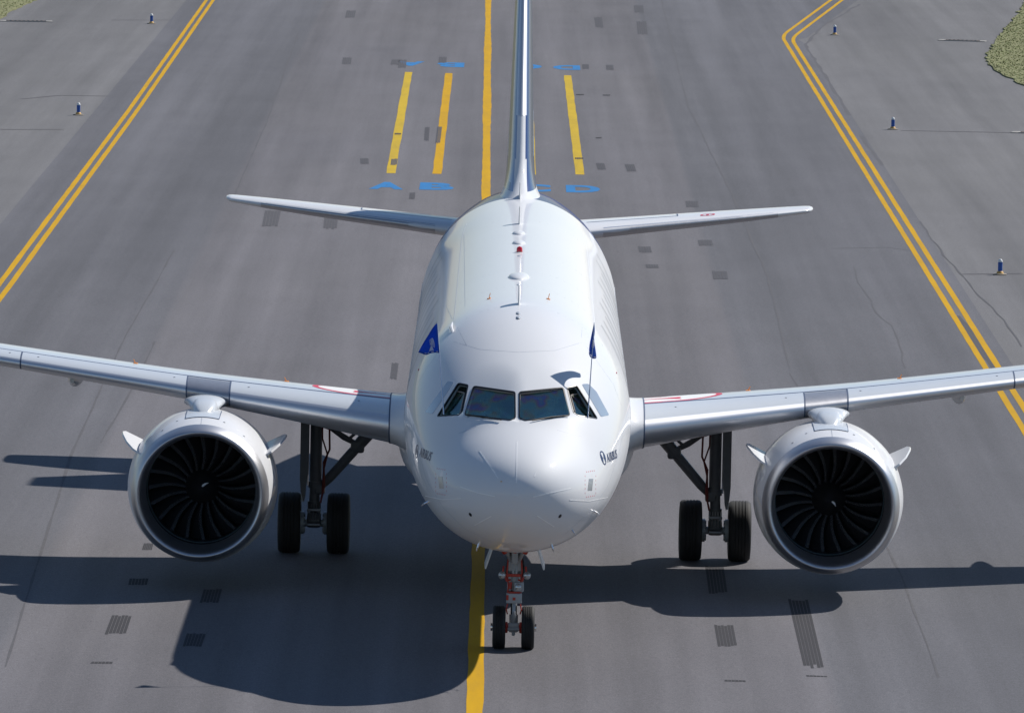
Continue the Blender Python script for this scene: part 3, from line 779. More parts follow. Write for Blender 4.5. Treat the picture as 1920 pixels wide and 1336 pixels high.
# lettering on the nose sides
def side_text(s, h, y0, z0, sg, name, m, shear=0.):
    vs, fs = text_mesh(s, h); b = MB(); out = []
    for v in vs:
        p, n = side(y0+sg*v.x, z0+v.y+shear*v.x, sg); out.append(p+n*.006)
    b.add(out, fs); return b.build(name, m, fuselage, smooth=False)
for sg, pt, pc in ((-1, (797.5, 851), (781.5, 846)), (1, (1148, 854), (1131, 858))):
    p, n = hit(*pt); side_text('AIRBUS', .15, p.y, p.z, sg, 'lettering', M['lblue'])
    c, n = hit(*pc)
    b = MB(); r = .118
    def sp(u, v): q, nn = side(c.y+sg*u, c.z+v, sg); return q+nn*.005
    ring = [2*math.pi*k/28 for k in range(29)]
    b.grid([[sp(math.cos(a)*r, math.sin(a)*r), sp(math.cos(a)*r*.82, math.sin(a)*r*.82)] for a in ring])
    for a0, rr in ((2.2, .75), (5.3, .75)):       # two swirling blades inside the ring
        rows = []
        for k in range(9):
            t = k/8; a = a0+t*1.9; ro = r*.78; ri = r*(.70-.62*math.sin(math.pi*t)**.8*.9)
            rows.append([sp(math.cos(a)*ro, math.sin(a)*ro), sp(math.cos(a)*ri, math.sin(a)*ri)])
        b.grid(rows)
    b.build('emblem', M['lblue'], fuselage, smooth=False)
# cabin doors and windows along the sides
me_win = None
for sg in (-1, 1):
    for k in range(38):
        y = 7.6+k*.533
        p, n = side(y, 4.22, sg)
        if me_win is None:
            b = MB(); ring = [Vector((0, math.copysign(abs(math.cos(a))**.6, math.cos(a))*.115, math.copysign(abs(math.sin(a))**.6, math.sin(a))*.165)) for a in [2*math.pi*j/16 for j in range(16)]]
            b.prism([Vector((.0006, q.y, q.z)) for q in ring], (-.02, 0, 0)); o = b.build('cabin_window', M['cabinpane'], fuselage, smooth=False); me_win = o.data
        else: o = link('cabin_window', me_win, fuselage)
        o.location = p; o.rotation_euler = (0, -math.asin(n.z), 0) if sg > 0 else (0, -math.asin(n.z), math.pi)
# cockpit furniture
b = MB(); b.box((0, 2.42, 4.12), (2.0, .75, .16), bev=.05); b.box((0, 2.75, 3.75), (2.2, .3, .7), bev=.04); b.build('instrument_panel', M['panel'], fuselage)
for x in (-.55, .55):
    b = MB(); b.box((x, 3.46, 4.05), (.48, .14, .95), bev=.05); b.box((x, 3.2, 3.55), (.48, .55, .14), bev=.04); b.box((x, 3.48, 4.62), (.26, .1, .2), bev=.04); b.build('pilot_seat', M['seat'], fuselage)

# ---------------------------------------------------------------- belly fairing
b = MB(); rows = []
for i in range(25):
    t = i/24; y = 10.8+t*11.2; f = math.sin(math.pi*min(1, max(0, t)))**.55
    w = 1.5+.72*f; zb = 1.95-.42*f
    rows.append([Vector((math.copysign(abs(math.sin(a))**.75, math.sin(a))*w, y, 2.55-math.copysign(abs(math.cos(a))**.75, math.cos(a))*(2.55-zb if math.cos(a) > 0 else .75*f))) for a in [2*math.pi*j/40 for j in range(40)]])
b.grid(rows, True, True, True); b.build('belly_fairing', M['white'], plane)

# ---------------------------------------------------------------- wings
WS = [(0.0, 11.4, 2.83, 7.2, .150, 3.6), (2.0, 12.28, 3.00, 6.25, .150, 3.3), (4.0, 13.3, 3.185, 5.15, .135, 2.4), (6.4, 14.5, 3.405, 3.95, .122, 1.6), (10, 16.3, 3.73, 3.1, .115, .9), (16.6, 19.6, 4.36, 1.6, .11, 0.)]
def wst(x, i): return interp([(w[0], w[i]) for w in WS], x)
def foil(u):
    """u in [-1, 1]: lower trailing edge .. leading edge .. upper trailing edge -> (chord fraction, height for unit thickness)"""
    s = abs(u)**1.9
    t = 5*(.2969*math.sqrt(s)-.126*s-.3516*s*s+.2843*s**3-.1036*s**4)
    t = max(t, 0)
    cam = .10*s*(1-s)*1.2
    return s, (t*1.0 if u >= 0 else -t*.92)+cam
def wpt(x, u, sg, off=0.):
    yl, zl, c, tc, inc = (wst(x, i) for i in (1, 2, 3, 4, 5))
    s, h = foil(u)
    if off:
        s2, h2 = foil(u+.004); s1, h1 = foil(u-.004); d = Vector(((s2-s1)*1, (h2-h1)*tc)); n = Vector((-d.y, d.x)).normalized()
        s += n.x*off/c; hh = h*tc+n.y*off/c
    else: hh = h*tc
    a = R(inc); ys_, zs_ = s*c, hh*c
    return Vector((sg*x, yl+ys_*math.cos(a)+zs_*math.sin(a), zl-ys_*math.sin(a)+zs_*math.cos(a)))
US = [-1+2*i/56 for i in range(57)]
US = sorted(set(US+[-.02, -.06, .02, .06, .1, -.1]))
for sg in (-1, 1):
    xs = [1.2, 1.8, 2.4, 3.2, 4, 4.8, 5.6, 6.4, 7.5, 8.7, 10, 12, 14, 16, 16.6]
    b = MB(); b.grid([[wpt(x, u, sg) for u in US] for x in xs], False, True, True)
    wing = b.build('wing', M['wing_grey'], plane, angle=60)
    # slats: leading edge shells, bare metal nose and painted top
    def slat(x0, x1, name='slat', mats=None, u1=.375, off=.006):
        b = MB(); n = max(3, int((x1-x0)/.5)); xx = [x0+(x1-x0)*i/n for i in range(n+1)]
        uu = [-.24+(.24+u1)*i/30 for i in range(31)]
        for a0, a1, mi in ((0, 18, 0), (18, 30, 1)):
            b.grid([[wpt(x, u, sg, off) for u in uu[a0:a1+1]] for x in xx], mi=mi)
        for xe in (x0, x1): b.grid([[wpt(xe, u, sg, off) for u in uu], [wpt(xe, u, sg, -.03) for u in uu]], mi=2)
        b.grid([[wpt(x, u1, sg, off) for x in xx], [wpt(x, u1, sg, -.01) for x in xx]], mi=2)
        bm_ = b.build(name, mats or [M['metal'], M['wing_grey'], M['gap']], wing, angle=35)
        return bm_
    slat(2.32, 5.28); slat(6.12, 9.26); slat(9.29, 12.6); slat(12.63, 16.2)
    # bare metal cuff over the pylon
    slat(5.31, 6.09, 'pylon_cuff', [M['cuff'], M['cuff'], M['gap']], .36, .003)
    b = MB()
    b.grid([[wpt(x, u, sg, .0045) for u in (.376, .402)] for x in [2.25+.5*i for i in range(28)]], mi=0); b.build('slat_gap', M['gap'], wing)  # dark strip painted in as the shaded step behind the slats
    b = MB()
    for xe in (9.275, 5.295, 6.105): b.grid([[wpt(xe-.012, u, sg, .008), wpt(xe+.012, u, sg, .008)] for u in [-.2+.58*i/16 for i in range(17)]])
    b.build('slat_joint', M['gap'], wing)
    for x in (2.9, 4.95, 6.35, 8.95, 9.5):
        p = wpt(x, .28, sg, .008); b = MB(); b.box(p, (.035, .02, .008)); b.build('slat_bolt', M['gap'], wing)
    # root fillet against the fuselage
    b = MB(); rows = []
    for i in range(9):
        t = i/8; x = 1.7+t*.62; f = (1-t)**2
        rows.append([wpt(x, u, sg, .012+.30*f*(1 if abs(u) < .5 else .6))+Vector((0, -.25*f*(1-abs(u)), 0)) for u in [-.8+1.6*j/40 for j in range(41)]])
    b.grid(rows); b.build('root_fillet', M['white'], wing, angle=60)
    b = MB(); b.grid([[wpt(x, u, sg, .0145) for x in (2.31, 2.335)] for u in [-.5+1.2*j/40 for j in range(41)]]); b.build('root_seal', M['gap'], wing)
    # flap track fairings
    for x in (8.35, 11.9):
        b = MB(); rows = []; c = wst(x, 3); yl = wst(x, 1); zz = wpt(x, -.75, sg).z
        for i in range(15):
            t = i/14; rr = math.sin(math.pi*(.04+.94*t))**.6
            rows.append([Vector((sg*x+math.sin(a)*.15*rr, yl+c*(.36+t*.92), zz-.10-.05*t-math.cos(a)*.24*rr)) for a in [2*math.pi*j/16 for j in range(16)]])
        b.grid(rows, True, True, True); b.build('flap_fairing', M['wing_grey'], wing)
    # orange hooks
    for x, u in ((7.15, .62), (4.3, .66)):
        p = wpt(x, u, sg); b = MB(); b.tube([p, p+Vector((0, 0, .015))], .045, 10); b.tube([p, p+Vector((sg*.02, 0, .05)), p+Vector((sg*.04, 0, .08))], .008, 6); b.build('lifeline_hook', M['orange'], wing)
    # walkway oval with red rim and red swirl on the inner wing
    def top(x, s, off): return wpt(x, (max(s, .001))**(1/1.9), sg, off)
    def oval(x0, x1, s0, s1, k, n=36):
        xc, sc = (x0+x1)/2, (s0+s1)/2; ax, as_ = (x1-x0)/2*k, (s1-s0)/2*k
        return [(xc+ax*math.copysign(abs(math.cos(a))**.8, math.cos(a)), sc+as_*math.copysign(abs(math.sin(a))**.8, math.sin(a))) for a in [2*math.pi*j/n for j in range(n+1)]]
    def disc(k0, k1, off, m, name):
        b = MB(); steps = [k0+(k1-k0)*i/6 for i in range(7)]
        b.grid([[top(x, s, off) for x, s in oval(1.5, 3.78, .175, .50, k)] for k in steps]); b.build(name, m, wing)
    disc(.03, .92, .003, M['oval'], 'oval_field'); disc(.92, 1.02, .004, M['red'], 'oval_rim')
    b = MB(); rows = []
    for i in range(14):
        t = i/13; x = 2.0+1.02*t; s = .255+.012*math.sin(t*3); w = .006+.03*t**3
        rows.append([top(x, s-w, .005), top(x, s+w, .005)])
    b.grid(rows)
    rows = [[top(2.3+.5*t, .385-.012*math.sin(math.pi*t), .005), top(2.3+.5*t, .385+.012*math.sin(math.pi*t), .005)] for t in [i/8 for i in range(9)]]
    b.grid(rows); b.build('oval_swirl', M['red'], wing)
    # upturned wing tip
    b = MB(); rows = []
    for i in range(9):
        t = i/8; x = 16.6+.75*math.sin(t*1.4); z = wst(16.6, 2)+2.1*t**1.7; c = 1.6*(1-.62*t); y = 19.6+1.5*t
        rows.append([Vector((sg*x, y+foil(u)[0]*c, z))+Vector((-sg*t, 0, 1-t)).normalized()*foil(u)[1]*c*.1 for u in US[::2]])
    b.grid(rows, False, True, True); b.build('winglet', M['white'], wing)

# ---------------------------------------------------------------- engines
EX, EY, EZ = 5.72, 11.5, 1.80
AX = Vector((0, 1, 0))
def make_engine():
    b = MB()
    b.lathe([(.295, 1.247), (.5, 1.288), (.8, 1.328), (1.2, 1.360), (1.7, 1.370), (2.4, 1.335), (3.2, 1.20), (3.9, 1.03), (3.92, .99), (3.3, .99)], (0, 0, 0), AX, 96)
    b.lathe([(3.2, .75), (4.4, .55), (4.45, .5), (4.2, .40), (5.0, .08)], (0, 0, 0), AX, 40, mi=1)
    eng = b.build('engine', [M['white'], M['darkmetal']], plane)
    b = MB(); prof = [(.78, .998), (.55, 1.006), (.38, 1.018), (.27, 1.029), (.18, 1.042), (.11, 1.057), (.055, 1.075), (.018, 1.098), (.003, 1.117), (.0, 1.129), (.006, 1.144), (.025, 1.164), (.06, 1.186), (.12, 1.210), (.20, 1.231), (.295, 1.250)]
    b.lathe(prof, (0, 0, 0), AX, 96); b.build('inlet_lip', M['satin'], eng, angle=80)
    b = MB(); b.lathe([(.78, .997), (1.0, .992), (2.2, .992), (2.2, .30), (2.2, 0)], (0, 0, 0), AX, 72); b.build('fan_duct', M['duct'], eng)
    b = MB(); b.lathe([(.98, .996), (.98, .984), (1.06, .984), (1.06, .996)], (0, 0, 0), AX, 72); b.build('rub_strip', M['ductring'], eng)
    b = MB(); b.lathe([(.90, 0.0), (.94, .05), (1.04, .13), (1.18, .22), (1.34, .30), (1.55, .36)], (0, 0, 0), AX, 40); b.build('spinner', M['black'], eng)
    # spinner comma
    me = None
    for k in range(20):
        if me is None:
            b = MB(); front = []; rows = []
            for i in range(13):
                t = i/12; r = .30+.680*t; ch = .28+.10*t-.16*max(0, t-.75); st = R(24+30*t); bow = .05*math.sin(math.pi*t)-.03*t*t
                row = []
                for j in range(11):
                    q = -.5+j/10; th = .020*(1-(2*q)**2)
                    row.append((q, th))
                pts = []
                for q, th in row: pts.append((q, th))
                for q, th in reversed(row[1:-1]): pts.append((q, -th))
                rr = []
                for q, th in pts:
                    lx = q*ch*math.sin(st)+th*math.cos(st); ly = q*ch*math.cos(st)-th*math.sin(st)
                    ang = (lx+bow)/max(r, .2)
                    rr.append(Vector((math.sin(ang)*r, 1.42+ly, math.cos(ang)*r)))
                rows.append(rr)
            b.grid(rows, True, True, True); o = b.build('fan_blade', [M['fan'], M['sheath']], eng, angle=50); me = o.data
            for p in me.polygons:                       # bright metal sheath along the leading edge
                if len(p.vertices) == 4 and all((v % 20) in (0, 1, 2, 18, 19) for v in p.vertices): p.material_index = 1
        else: o = link('fan_blade', me, eng)
        o.rotation_euler = Matrix.Rotation(2*math.pi*k/20+.1, 4, AX).to_euler()
    # strakes on both shoulders of the cowl
    for s in (-1, 1):
        a0 = R(61); rad = Vector((math.sin(a0)*s, 0, math.cos(a0))); tang = Vector((-s*math.cos(a0)*.045, 1, math.sin(a0)*.045)).normalized()
        base = rad*1.345+AX*.85; nn = rad.cross(tang).normalized()*.018
        dirn = (rad*.9+Vector((s*.15, 0, .10))).normalized()
        poly = [base-rad*.04, base+dirn*.10+tang*.06, base+dirn*.26+tang*.38, base+dirn*.38+tang*.86, base+dirn*.41+tang*1.1, base+dirn*.36+tang*1.3, base-rad*.08+tang*1.5]
        b = MB(); b.prism([p-nn for p in poly], nn*2); b.build('strake', M['white'], eng, smooth=False)
    # pylon
    b = MB(); rows = []
    for y, zt, zb, w, c in ((1.25, 1.33, 1.0, .06, 0), (1.42, 1.43, 1.0, .18, 0), (1.7, 1.50, 1.0, .235, 0), (2.1, 1.54, 1.0, .26, 0), (2.6, 1.52, 1.0, .27, 0), (3.2, 1.36, .9, .26, 0), (4.4, 1.15, .7, .22, 0), (5.6, 1.05, .8, .10, 0)):
        rows.append([Vector((math.copysign(abs(math.sin(a))**.6, math.sin(a))*w, y, (zt+zb)/2-.03*y*0+math.copysign(abs(math.cos(a))**.6, math.cos(a))*(zt-zb)/2)) for a in [2*math.pi*j/28 for j in range(28)]])
    b.grid(rows, True, True, True); b.build('pylon', M['wing_grey'], eng)
    b = MB(); rows = []
    for y, z, w in ((1.75, 1.46, .20), (2.05, 1.53, .29), (2.35, 1.56, .35), (2.7, 1.54, .41), (3.1, 1.48, .44)):
        rows.append([Vector((math.sin(a)*w, y, z-.12+math.cos(a)*.12)) for a in [2*math.pi*j/24 for j in range(24)]])
    b.grid(rows, True, True, True); b.build('pylon_shoulder', M['wing_grey'], eng)
    # access panel on the crest, seam and spots
    def cowl(a, t, off=.003):
        rr = interp([(.295, 1.247), (.5, 1.288), (.8, 1.328), (1.2, 1.360), (1.7, 1.370), (2.4, 1.335)], a)+off
        e1 = Vector((1, 0, 0)); e2 = AX.cross(e1)*-1
        e2 = Vector((0, AX.z*-1, AX.y)).normalized()
        return AX*a+(e1*math.sin(t)+e2*math.cos(t))*rr
    b = MB(); b.grid([[cowl(a, t, .006) for t in [R(-13+26*j/10) for j in range(11)]] for a in (.80, 1.1, 1.4, 1.8)]); b.build('crest_panel', M['wing_grey'], eng)
    b = MB()
    b.grid([[cowl(a, t, .008) for t in [R(-13.2+26.4*j/10) for j in range(11)]] for a in (.775, .81)])
    for e in (-13.2, 13.2): b.grid([[cowl(a, R(e+d), .0085) for d in (-.35, .35)] for a in (.78, 1.3, 1.8)])
    b.build('panel_gap', M['gap'], eng)
    b = MB(); b.grid([[cowl(a, R(d-.1), .003) for d in (-.2, .2)] for a in (.30, .5, .77)])
    b.grid([[cowl(a, R(-180+360*j/72), .003) for j in range(73)] for a in (.294, .304)]); b.build('cowl_seam', M['seam'], eng)
    for t, a in ((-20, .8), (18, .7), (-33, .6), (37, .5)):
        p = cowl(a, R(t), 0); b = MB(); n = (p-AX*a).normalized(); b.lathe([(0, .02), (.004, .02), (.006, 0)], p, n, 10); b.build('cowl_spot', M['gap'], eng)
    return eng
e1 = make_engine(); e1.location = (-EX, EY, EZ)
# the white comma of each spinner is turned differently
def comma(eng, ang):
    b = MB(); rows = []
    for i in range(12):
        t = i/11; a = ang+t*.55; d = .938+.10*t; r = .045+.115*t
        w = .030*math.sin(math.pi*min(1, (.12+.8*(1-t))))**.8*(1-t*.75)
        cx, cz = math.sin(a)*r, math.cos(a)*r; tx, tz = math.cos(a), -math.sin(a)
        rows.append([Vector((cx-tx*w, d-.012-.03*0, cz-tz*w)), Vector((cx+tx*w, d-.012, cz+tz*w))])
    b.grid(rows); return b.build('spinner_mark', M['strip'], eng, smooth=False)
e2 = copy_tree(e1, plane); e2.location = (EX, EY, EZ)
comma(e1, R(20)); comma(e2, R(100))
for o in e2.children:
    if o.name.startswith('fan_blade'): o.rotation_euler.rotate_axis('Y', .12)

# ---------------------------------------------------------------- tail
b = MB(); rows = []
def fin_sec(z):
    t = max(-.01, (z-5.6)/6.16)
    yl = 29.6+5.4*t-1.6*max(0, 1-(z-5.6)/.9)**2; yt = 35.25+1.2*t; c = yt-yl
    th = .64-.42*max(t, 0)**.9; th += 1.0*math.exp(-(z-5.75)/.16)*.32 if z > 5.5 else .6
    return yl, c, th
for z in [5.55, 5.7, 5.8, 5.9, 6.0, 6.15, 6.35, 6.6, 7, 7.5, 8, 9, 10, 11, 11.6, 11.76]:
    yl, c, th = fin_sec(z); tk = th/2 if z < 11.7 else th*.2
    rows.append([Vector((foil(u)[1]*tk*2*(1.0), yl+foil(u)[0]*c, z)) if False else Vector((math.copysign(5*max(0, .2969*math.sqrt(abs(u)**1.9)-.126*abs(u)**1.9-.3516*abs(u)**3.8+.2843*abs(u)**5.7-.1036*abs(u)**7.6), u)*tk*2, yl+abs(u)**1.9*c, z)) for u in US])
b.grid(rows, False, True, True)
fin = b.build('tail_fin', [M['white'], M['navy'], M['slate'], M['metal']], plane, angle=60)
nU = len(US)
for p in fin.data.polygons:
    if len(p.vertices) > 4: continue
    c = p.center; yl, ch, th = fin_sec(c.z); s = (c.y-yl)/ch
    if c.z < 6.0: p.material_index = 0
    elif s < .008 and c.z > 7.4: p.material_index = 3
    elif s < .018: p.material_index = 0
    elif c.z-6.0 < (s-.05)*8: p.material_index = 1 if (math.sin(c.z*2.1+s*9) > -.2) else 2
    else: p.material_index = 2 if s < .10 and c.x < 0 else 1
def fin_pt(z, u, off=.003):
    yl, c, th = fin_sec(z); s = abs(u)**1.9
    t = 5*max(0, .2969*math.sqrt(s)-.126*s-.3516*s*s+.2843*s**3-.1036*s**4)
    return Vector((math.copysign(t, u)*th, yl+s*c-off, z))
b = MB(); b.grid([[fin_pt(7.45+4.2*i/12, -.145+.29*j/12, .006) for j in range(13)] for i in range(13)]); b.build('fin_leading_edge', M['metal'], fin, angle=80)
for sg in (-1, 1):
    b = MB(); rows = []
    HS = [(.5, 31.4, 4.895, 3.8, .115), (1.6, 32.1, 4.965, 3.4, .11), (6.0, 34.8, 5.265, 1.55, .10), (6.16, 34.97, 5.275, 1.35, .09), (6.22, 35.3, 5.28, .85, .05)]
    def hpt(x, u, off=0.):
        yl, zl, c, tc = (interp([(h[0], h[i]) for h in HS], x) for i in (1, 2, 3, 4))
        s = abs(u)**1.9; t = 5*max(0, .2969*math.sqrt(s)-.126*s-.3516*s*s+.2843*s**3-.1036*s**4)
        h = math.copysign(t, u)*tc*c; e = off*(1 if u >= 0 else -1)
        return Vector((sg*x, yl+s*c-(off if s < .03 else 0), zl+.03+h+(e if s >= .005 else 0)-s*c*.015))
    b.grid([[hpt(x, u) for u in US] for x in (.5, 1, 1.6, 2.5, 3.5, 4.5, 5.5, 6.0, 6.1, 6.16, 6.2, 6.22)], False, True, True)
    tp = b.build('tailplane', M['white'], plane, angle=60)
    b = MB(); b.grid([[hpt(x, -.30+.38*j/16, .005) for j in range(17)] for x in [1.75+.3*i for i in range(13)]+[5.45]]); b.build('tailplane_leading_edge', M['cuff'], tp, angle=80)
    b = MB(); b.grid([[hpt(x, .115, .008), hpt(x, .128, .008)] for x in [1.75+.3*i for i in range(13)]]); b.build('tailplane_seam', M['slate'], tp)
    b = MB(); b.grid([[hpt(x, .40, .004), hpt(x, .415, .004)] for x in (1.4, 2, 2.6, 3.3)]); b.grid([[hpt(3.3, u, .004), hpt(3.33, u, .004)] for u in (.40, .5, .6)]); b.build('elevator_line', M['gap'], tp)
    if sg > 0:
        b = MB(); ring = [2*math.pi*j/20 for j in range(21)]
        b.grid([[hpt(3.95+.16*k*math.cos(a), .34+.06*k*math.sin(a), .006) for k in (.75, 1)] for a in ring])
        b.grid([[hpt(3.95+.1*(t-.5)*2, .34-.02, .006), hpt(3.95+.1*(t-.5)*2, .34+.02, .006)] for t in (.35, .5, .65)])
        b.build('red_emblem', M['red'], tp)

# ---------------------------------------------------------------- landing gear
def wheel(parent, c, r, w, rr, name='tyre', flip=1):
    b = MB(); prof = []
    hw = w/2
    prof = [(-hw*.72, rr), (-hw*.95, rr+.05*(r/.58)), (-hw, (r+rr)/2), (-hw*.96, r*.92), (-hw*.82, r*.975), (-hw*.64, r*.995)]
    for g in (-.42, -.14, .14, .42):
        prof += [(hw*(g-.06), r), (hw*(g-.035), r-.012), (hw*(g+.035), r-.012), (hw*(g+.06), r)]
    prof += [(hw*.64, r*.995), (hw*.82, r*.975), (hw*.96, r*.92), (hw, (r+rr)/2), (hw*.95, rr+.05*(r/.58)), (hw*.72, rr)]
    b.lathe(prof, c, (1, 0, 0), 56); t = b.build(name, M['tyre'], parent, angle=50)
    b = MB(); b.lathe([(-hw*.72, rr), (-hw*.55, rr*.9), (-hw*.45, rr*.55), (-hw*.75, rr*.35), (-hw*.8, 0)], c, (1, 0, 0), 32)
    b.lathe([(hw*.72, rr), (hw*.55, rr*.9), (hw*.45, rr*.55), (hw*.75, rr*.35), (hw*.8, 0)], c, (1, 0, 0), 32)
    b.build('wheel_hub', M['gear'], parent)
for sg in (-1, 1):
    X, Y, r = sg*3.795, 17.71, .575
    b = MB()
    b.tube([(X-sg*.02, Y-.05, 2.9), (X-sg*.02, Y-.03, 1.35)], [.115, .115], 20); b.tube([(X-sg*.02, Y-.03, 1.37), (X-sg*.02, Y-.03, 1.25)], .14, 20)
    b.tube([(X-sg*.01, Y-.02, 1.25), (X, Y, .95)], .10, 20); b.tube([(X, Y, .99), (X, Y, .84)], .125, 16)
    b.box((X, Y, .64), (.26, .30, .30), bev=.05)
    gear = b.build('main_gear', M['gear_dark'], plane)
    for d in (-.4635, .4635): wheel(gear, Vector((X+d, Y, r)), r, .43, .27)
    b = MB(); b.tube([(X-.42, Y, r), (X+.42, Y, r)], .075, 14); b.build('axle', M['gear'], gear)
    for d in (-.24, .24):
        b = MB(); b.lathe([(-.05, .10), (-.05, .22), (.05, .22), (.05, .10)], (X+d, Y, r), (1, 0, 0), 24)
        for k in range(10):
            a = 2*math.pi*k/10; b.tube([(X+d-.075, Y+math.cos(a)*.165, r+math.sin(a)*.165), (X+d+.075, Y+math.cos(a)*.165, r+math.sin(a)*.165)], .032, 8)
        b.build('brake_pack', M['gear'], gear)
    b = MB()
    for k in range(5): b.tube([(X-.10+.05*k, Y-.17, .95), (X-.11+.055*k, Y-.19, .78), (X-.12+.06*k, Y-.18, .66)], .013, 6)
    b.box((X, Y-.2, .84), (.26, .08, .05), bev=.01); b.tube([(X-.12, Y-.2, .56), (X+.12, Y-.2, .56)], .05, 10); b.build('brake_lines', M['darkmetal'], gear)
    # folding side stay toward the fuselage
    b = MB(); lo = Vector((X-sg*.14, Y-.05, 1.28)); hi = Vector((X-sg*.86, Y-.12, 2.12))
    b.tube([lo, lo.lerp(hi, .12), lo.lerp(hi, .2), hi.lerp(lo, .2), hi], [.065, .085, .095, .10, .085], 12); b.tube([hi.lerp(lo, .12), hi+Vector((-sg*.34, .02, .42))], [.11, .14], 10)
    b.box(hi.lerp(lo, .08), (.26, .2, .24), bev=.05); b.box(lo+Vector((sg*.04, 0, -.05)), (.2, .24, .2), bev=.04)
    b.build('side_stay', M['gear_dark'], gear)
    b = MB(); k = hi.lerp(lo, .05); b.tube([k, k+Vector((sg*.28, .05, .14)), k+Vector((sg*.62, .1, .36))], [.045, .06, .04], 8); b.tube([k+Vector((sg*.20, .05, .10)), k+Vector((sg*.02, .05, .26))], .03, 8); b.build('lock_stay', M['gear_dark'], gear)
    # leg door outboard of the leg
    xo = X+sg*.22
    b = MB(); poly = [(xo, Y-.36, 2.88), (xo+sg*.02, Y+.5, 2.88), (xo+sg*.05, Y+.5, 1.3), (xo+sg*.03, Y-.2, 1.0), (xo+sg*.02, Y-.36, 1.45)]
    b.prism(poly, (-sg*.05, 0, 0)); b.build('gear_door', M['wing_grey'], gear, smooth=False)
    b = MB(); poly = [(xo-sg*.02, Y-.40, 2.88), (xo-sg*.12, Y-.40, 2.88), (xo-sg*.11, Y-.40, 1.55), (xo-sg*.075, Y-.40, 1.35), (xo-sg*.06, Y-.4, 1.12), (xo-sg*.03, Y-.4, 1.0), (xo+sg*.03, Y-.4, 1.2), (xo+sg*.05, Y-.40, 1.45), (xo+sg*.05, Y-.4, 2.88)][1:]
    b.prism(poly, (0, .03, 0)); b.build('door_edge', M['gear_dark'], gear, smooth=False)
    b = MB(); b.prism([(xo+sg*.06, Y-.3, 2.9), (xo+sg*.14, Y-.3, 2.72), (xo+sg*.16, Y-.3, 2.66), (xo+sg*.11, Y-.3, 2.9)], (0, .5, 0)); b.build('hinged_flap', M['gear_dark'], gear, smooth=False)
    MB().tube([(X-sg*.155, Y-.2, 2.86), (X-sg*.17, Y-.22, 2.5), (X-sg*.155, Y-.22, 2.42), (X-sg*.27, Y-.24, 2.38), (X-sg*.28, Y-.24, 2.0), (X-sg*.17, Y-.22, 1.75), (X-sg*.19, Y-.2, 1.3), (X-sg*.12, Y-.2, .98)], .020, 8).build('hydraulic_hose', M['hosedark'], gear)
    MB().tube([(X-sg*.13, Y-.18, 2.86), (X-sg*.14, Y-.2, 2.2), (X-sg*.24, Y-.22, 1.9), (X-sg*.17, Y-.2, 1.6), (X-sg*.155, Y-.2, 1.2)], .016, 8).build('hydraulic_hose', M['hosedark'], gear)
    b = MB(); b.tube([(X+sg*.125, Y-.15, 2.86), (X+sg*.125, Y-.15, 1.3)], .018, 8); b.build('conduit', M['chrome'], gear)
    # torque link behind the leg
    b = MB(); b.tube([(X, Y+.2, 1.35), (X, Y+.5, 1.05), (X, Y+.2, .7)], [.06, .05, .06], 8); b.build('torque_link', M['gear_dark'], gear)
    # solid black block painting in the shade of an open bay above the leg
    b = MB(); b.box((X-sg*.35, Y, 2.83), (1.0, .8, .12), bev=.05); b.build('bay_shade', M['black'], gear)
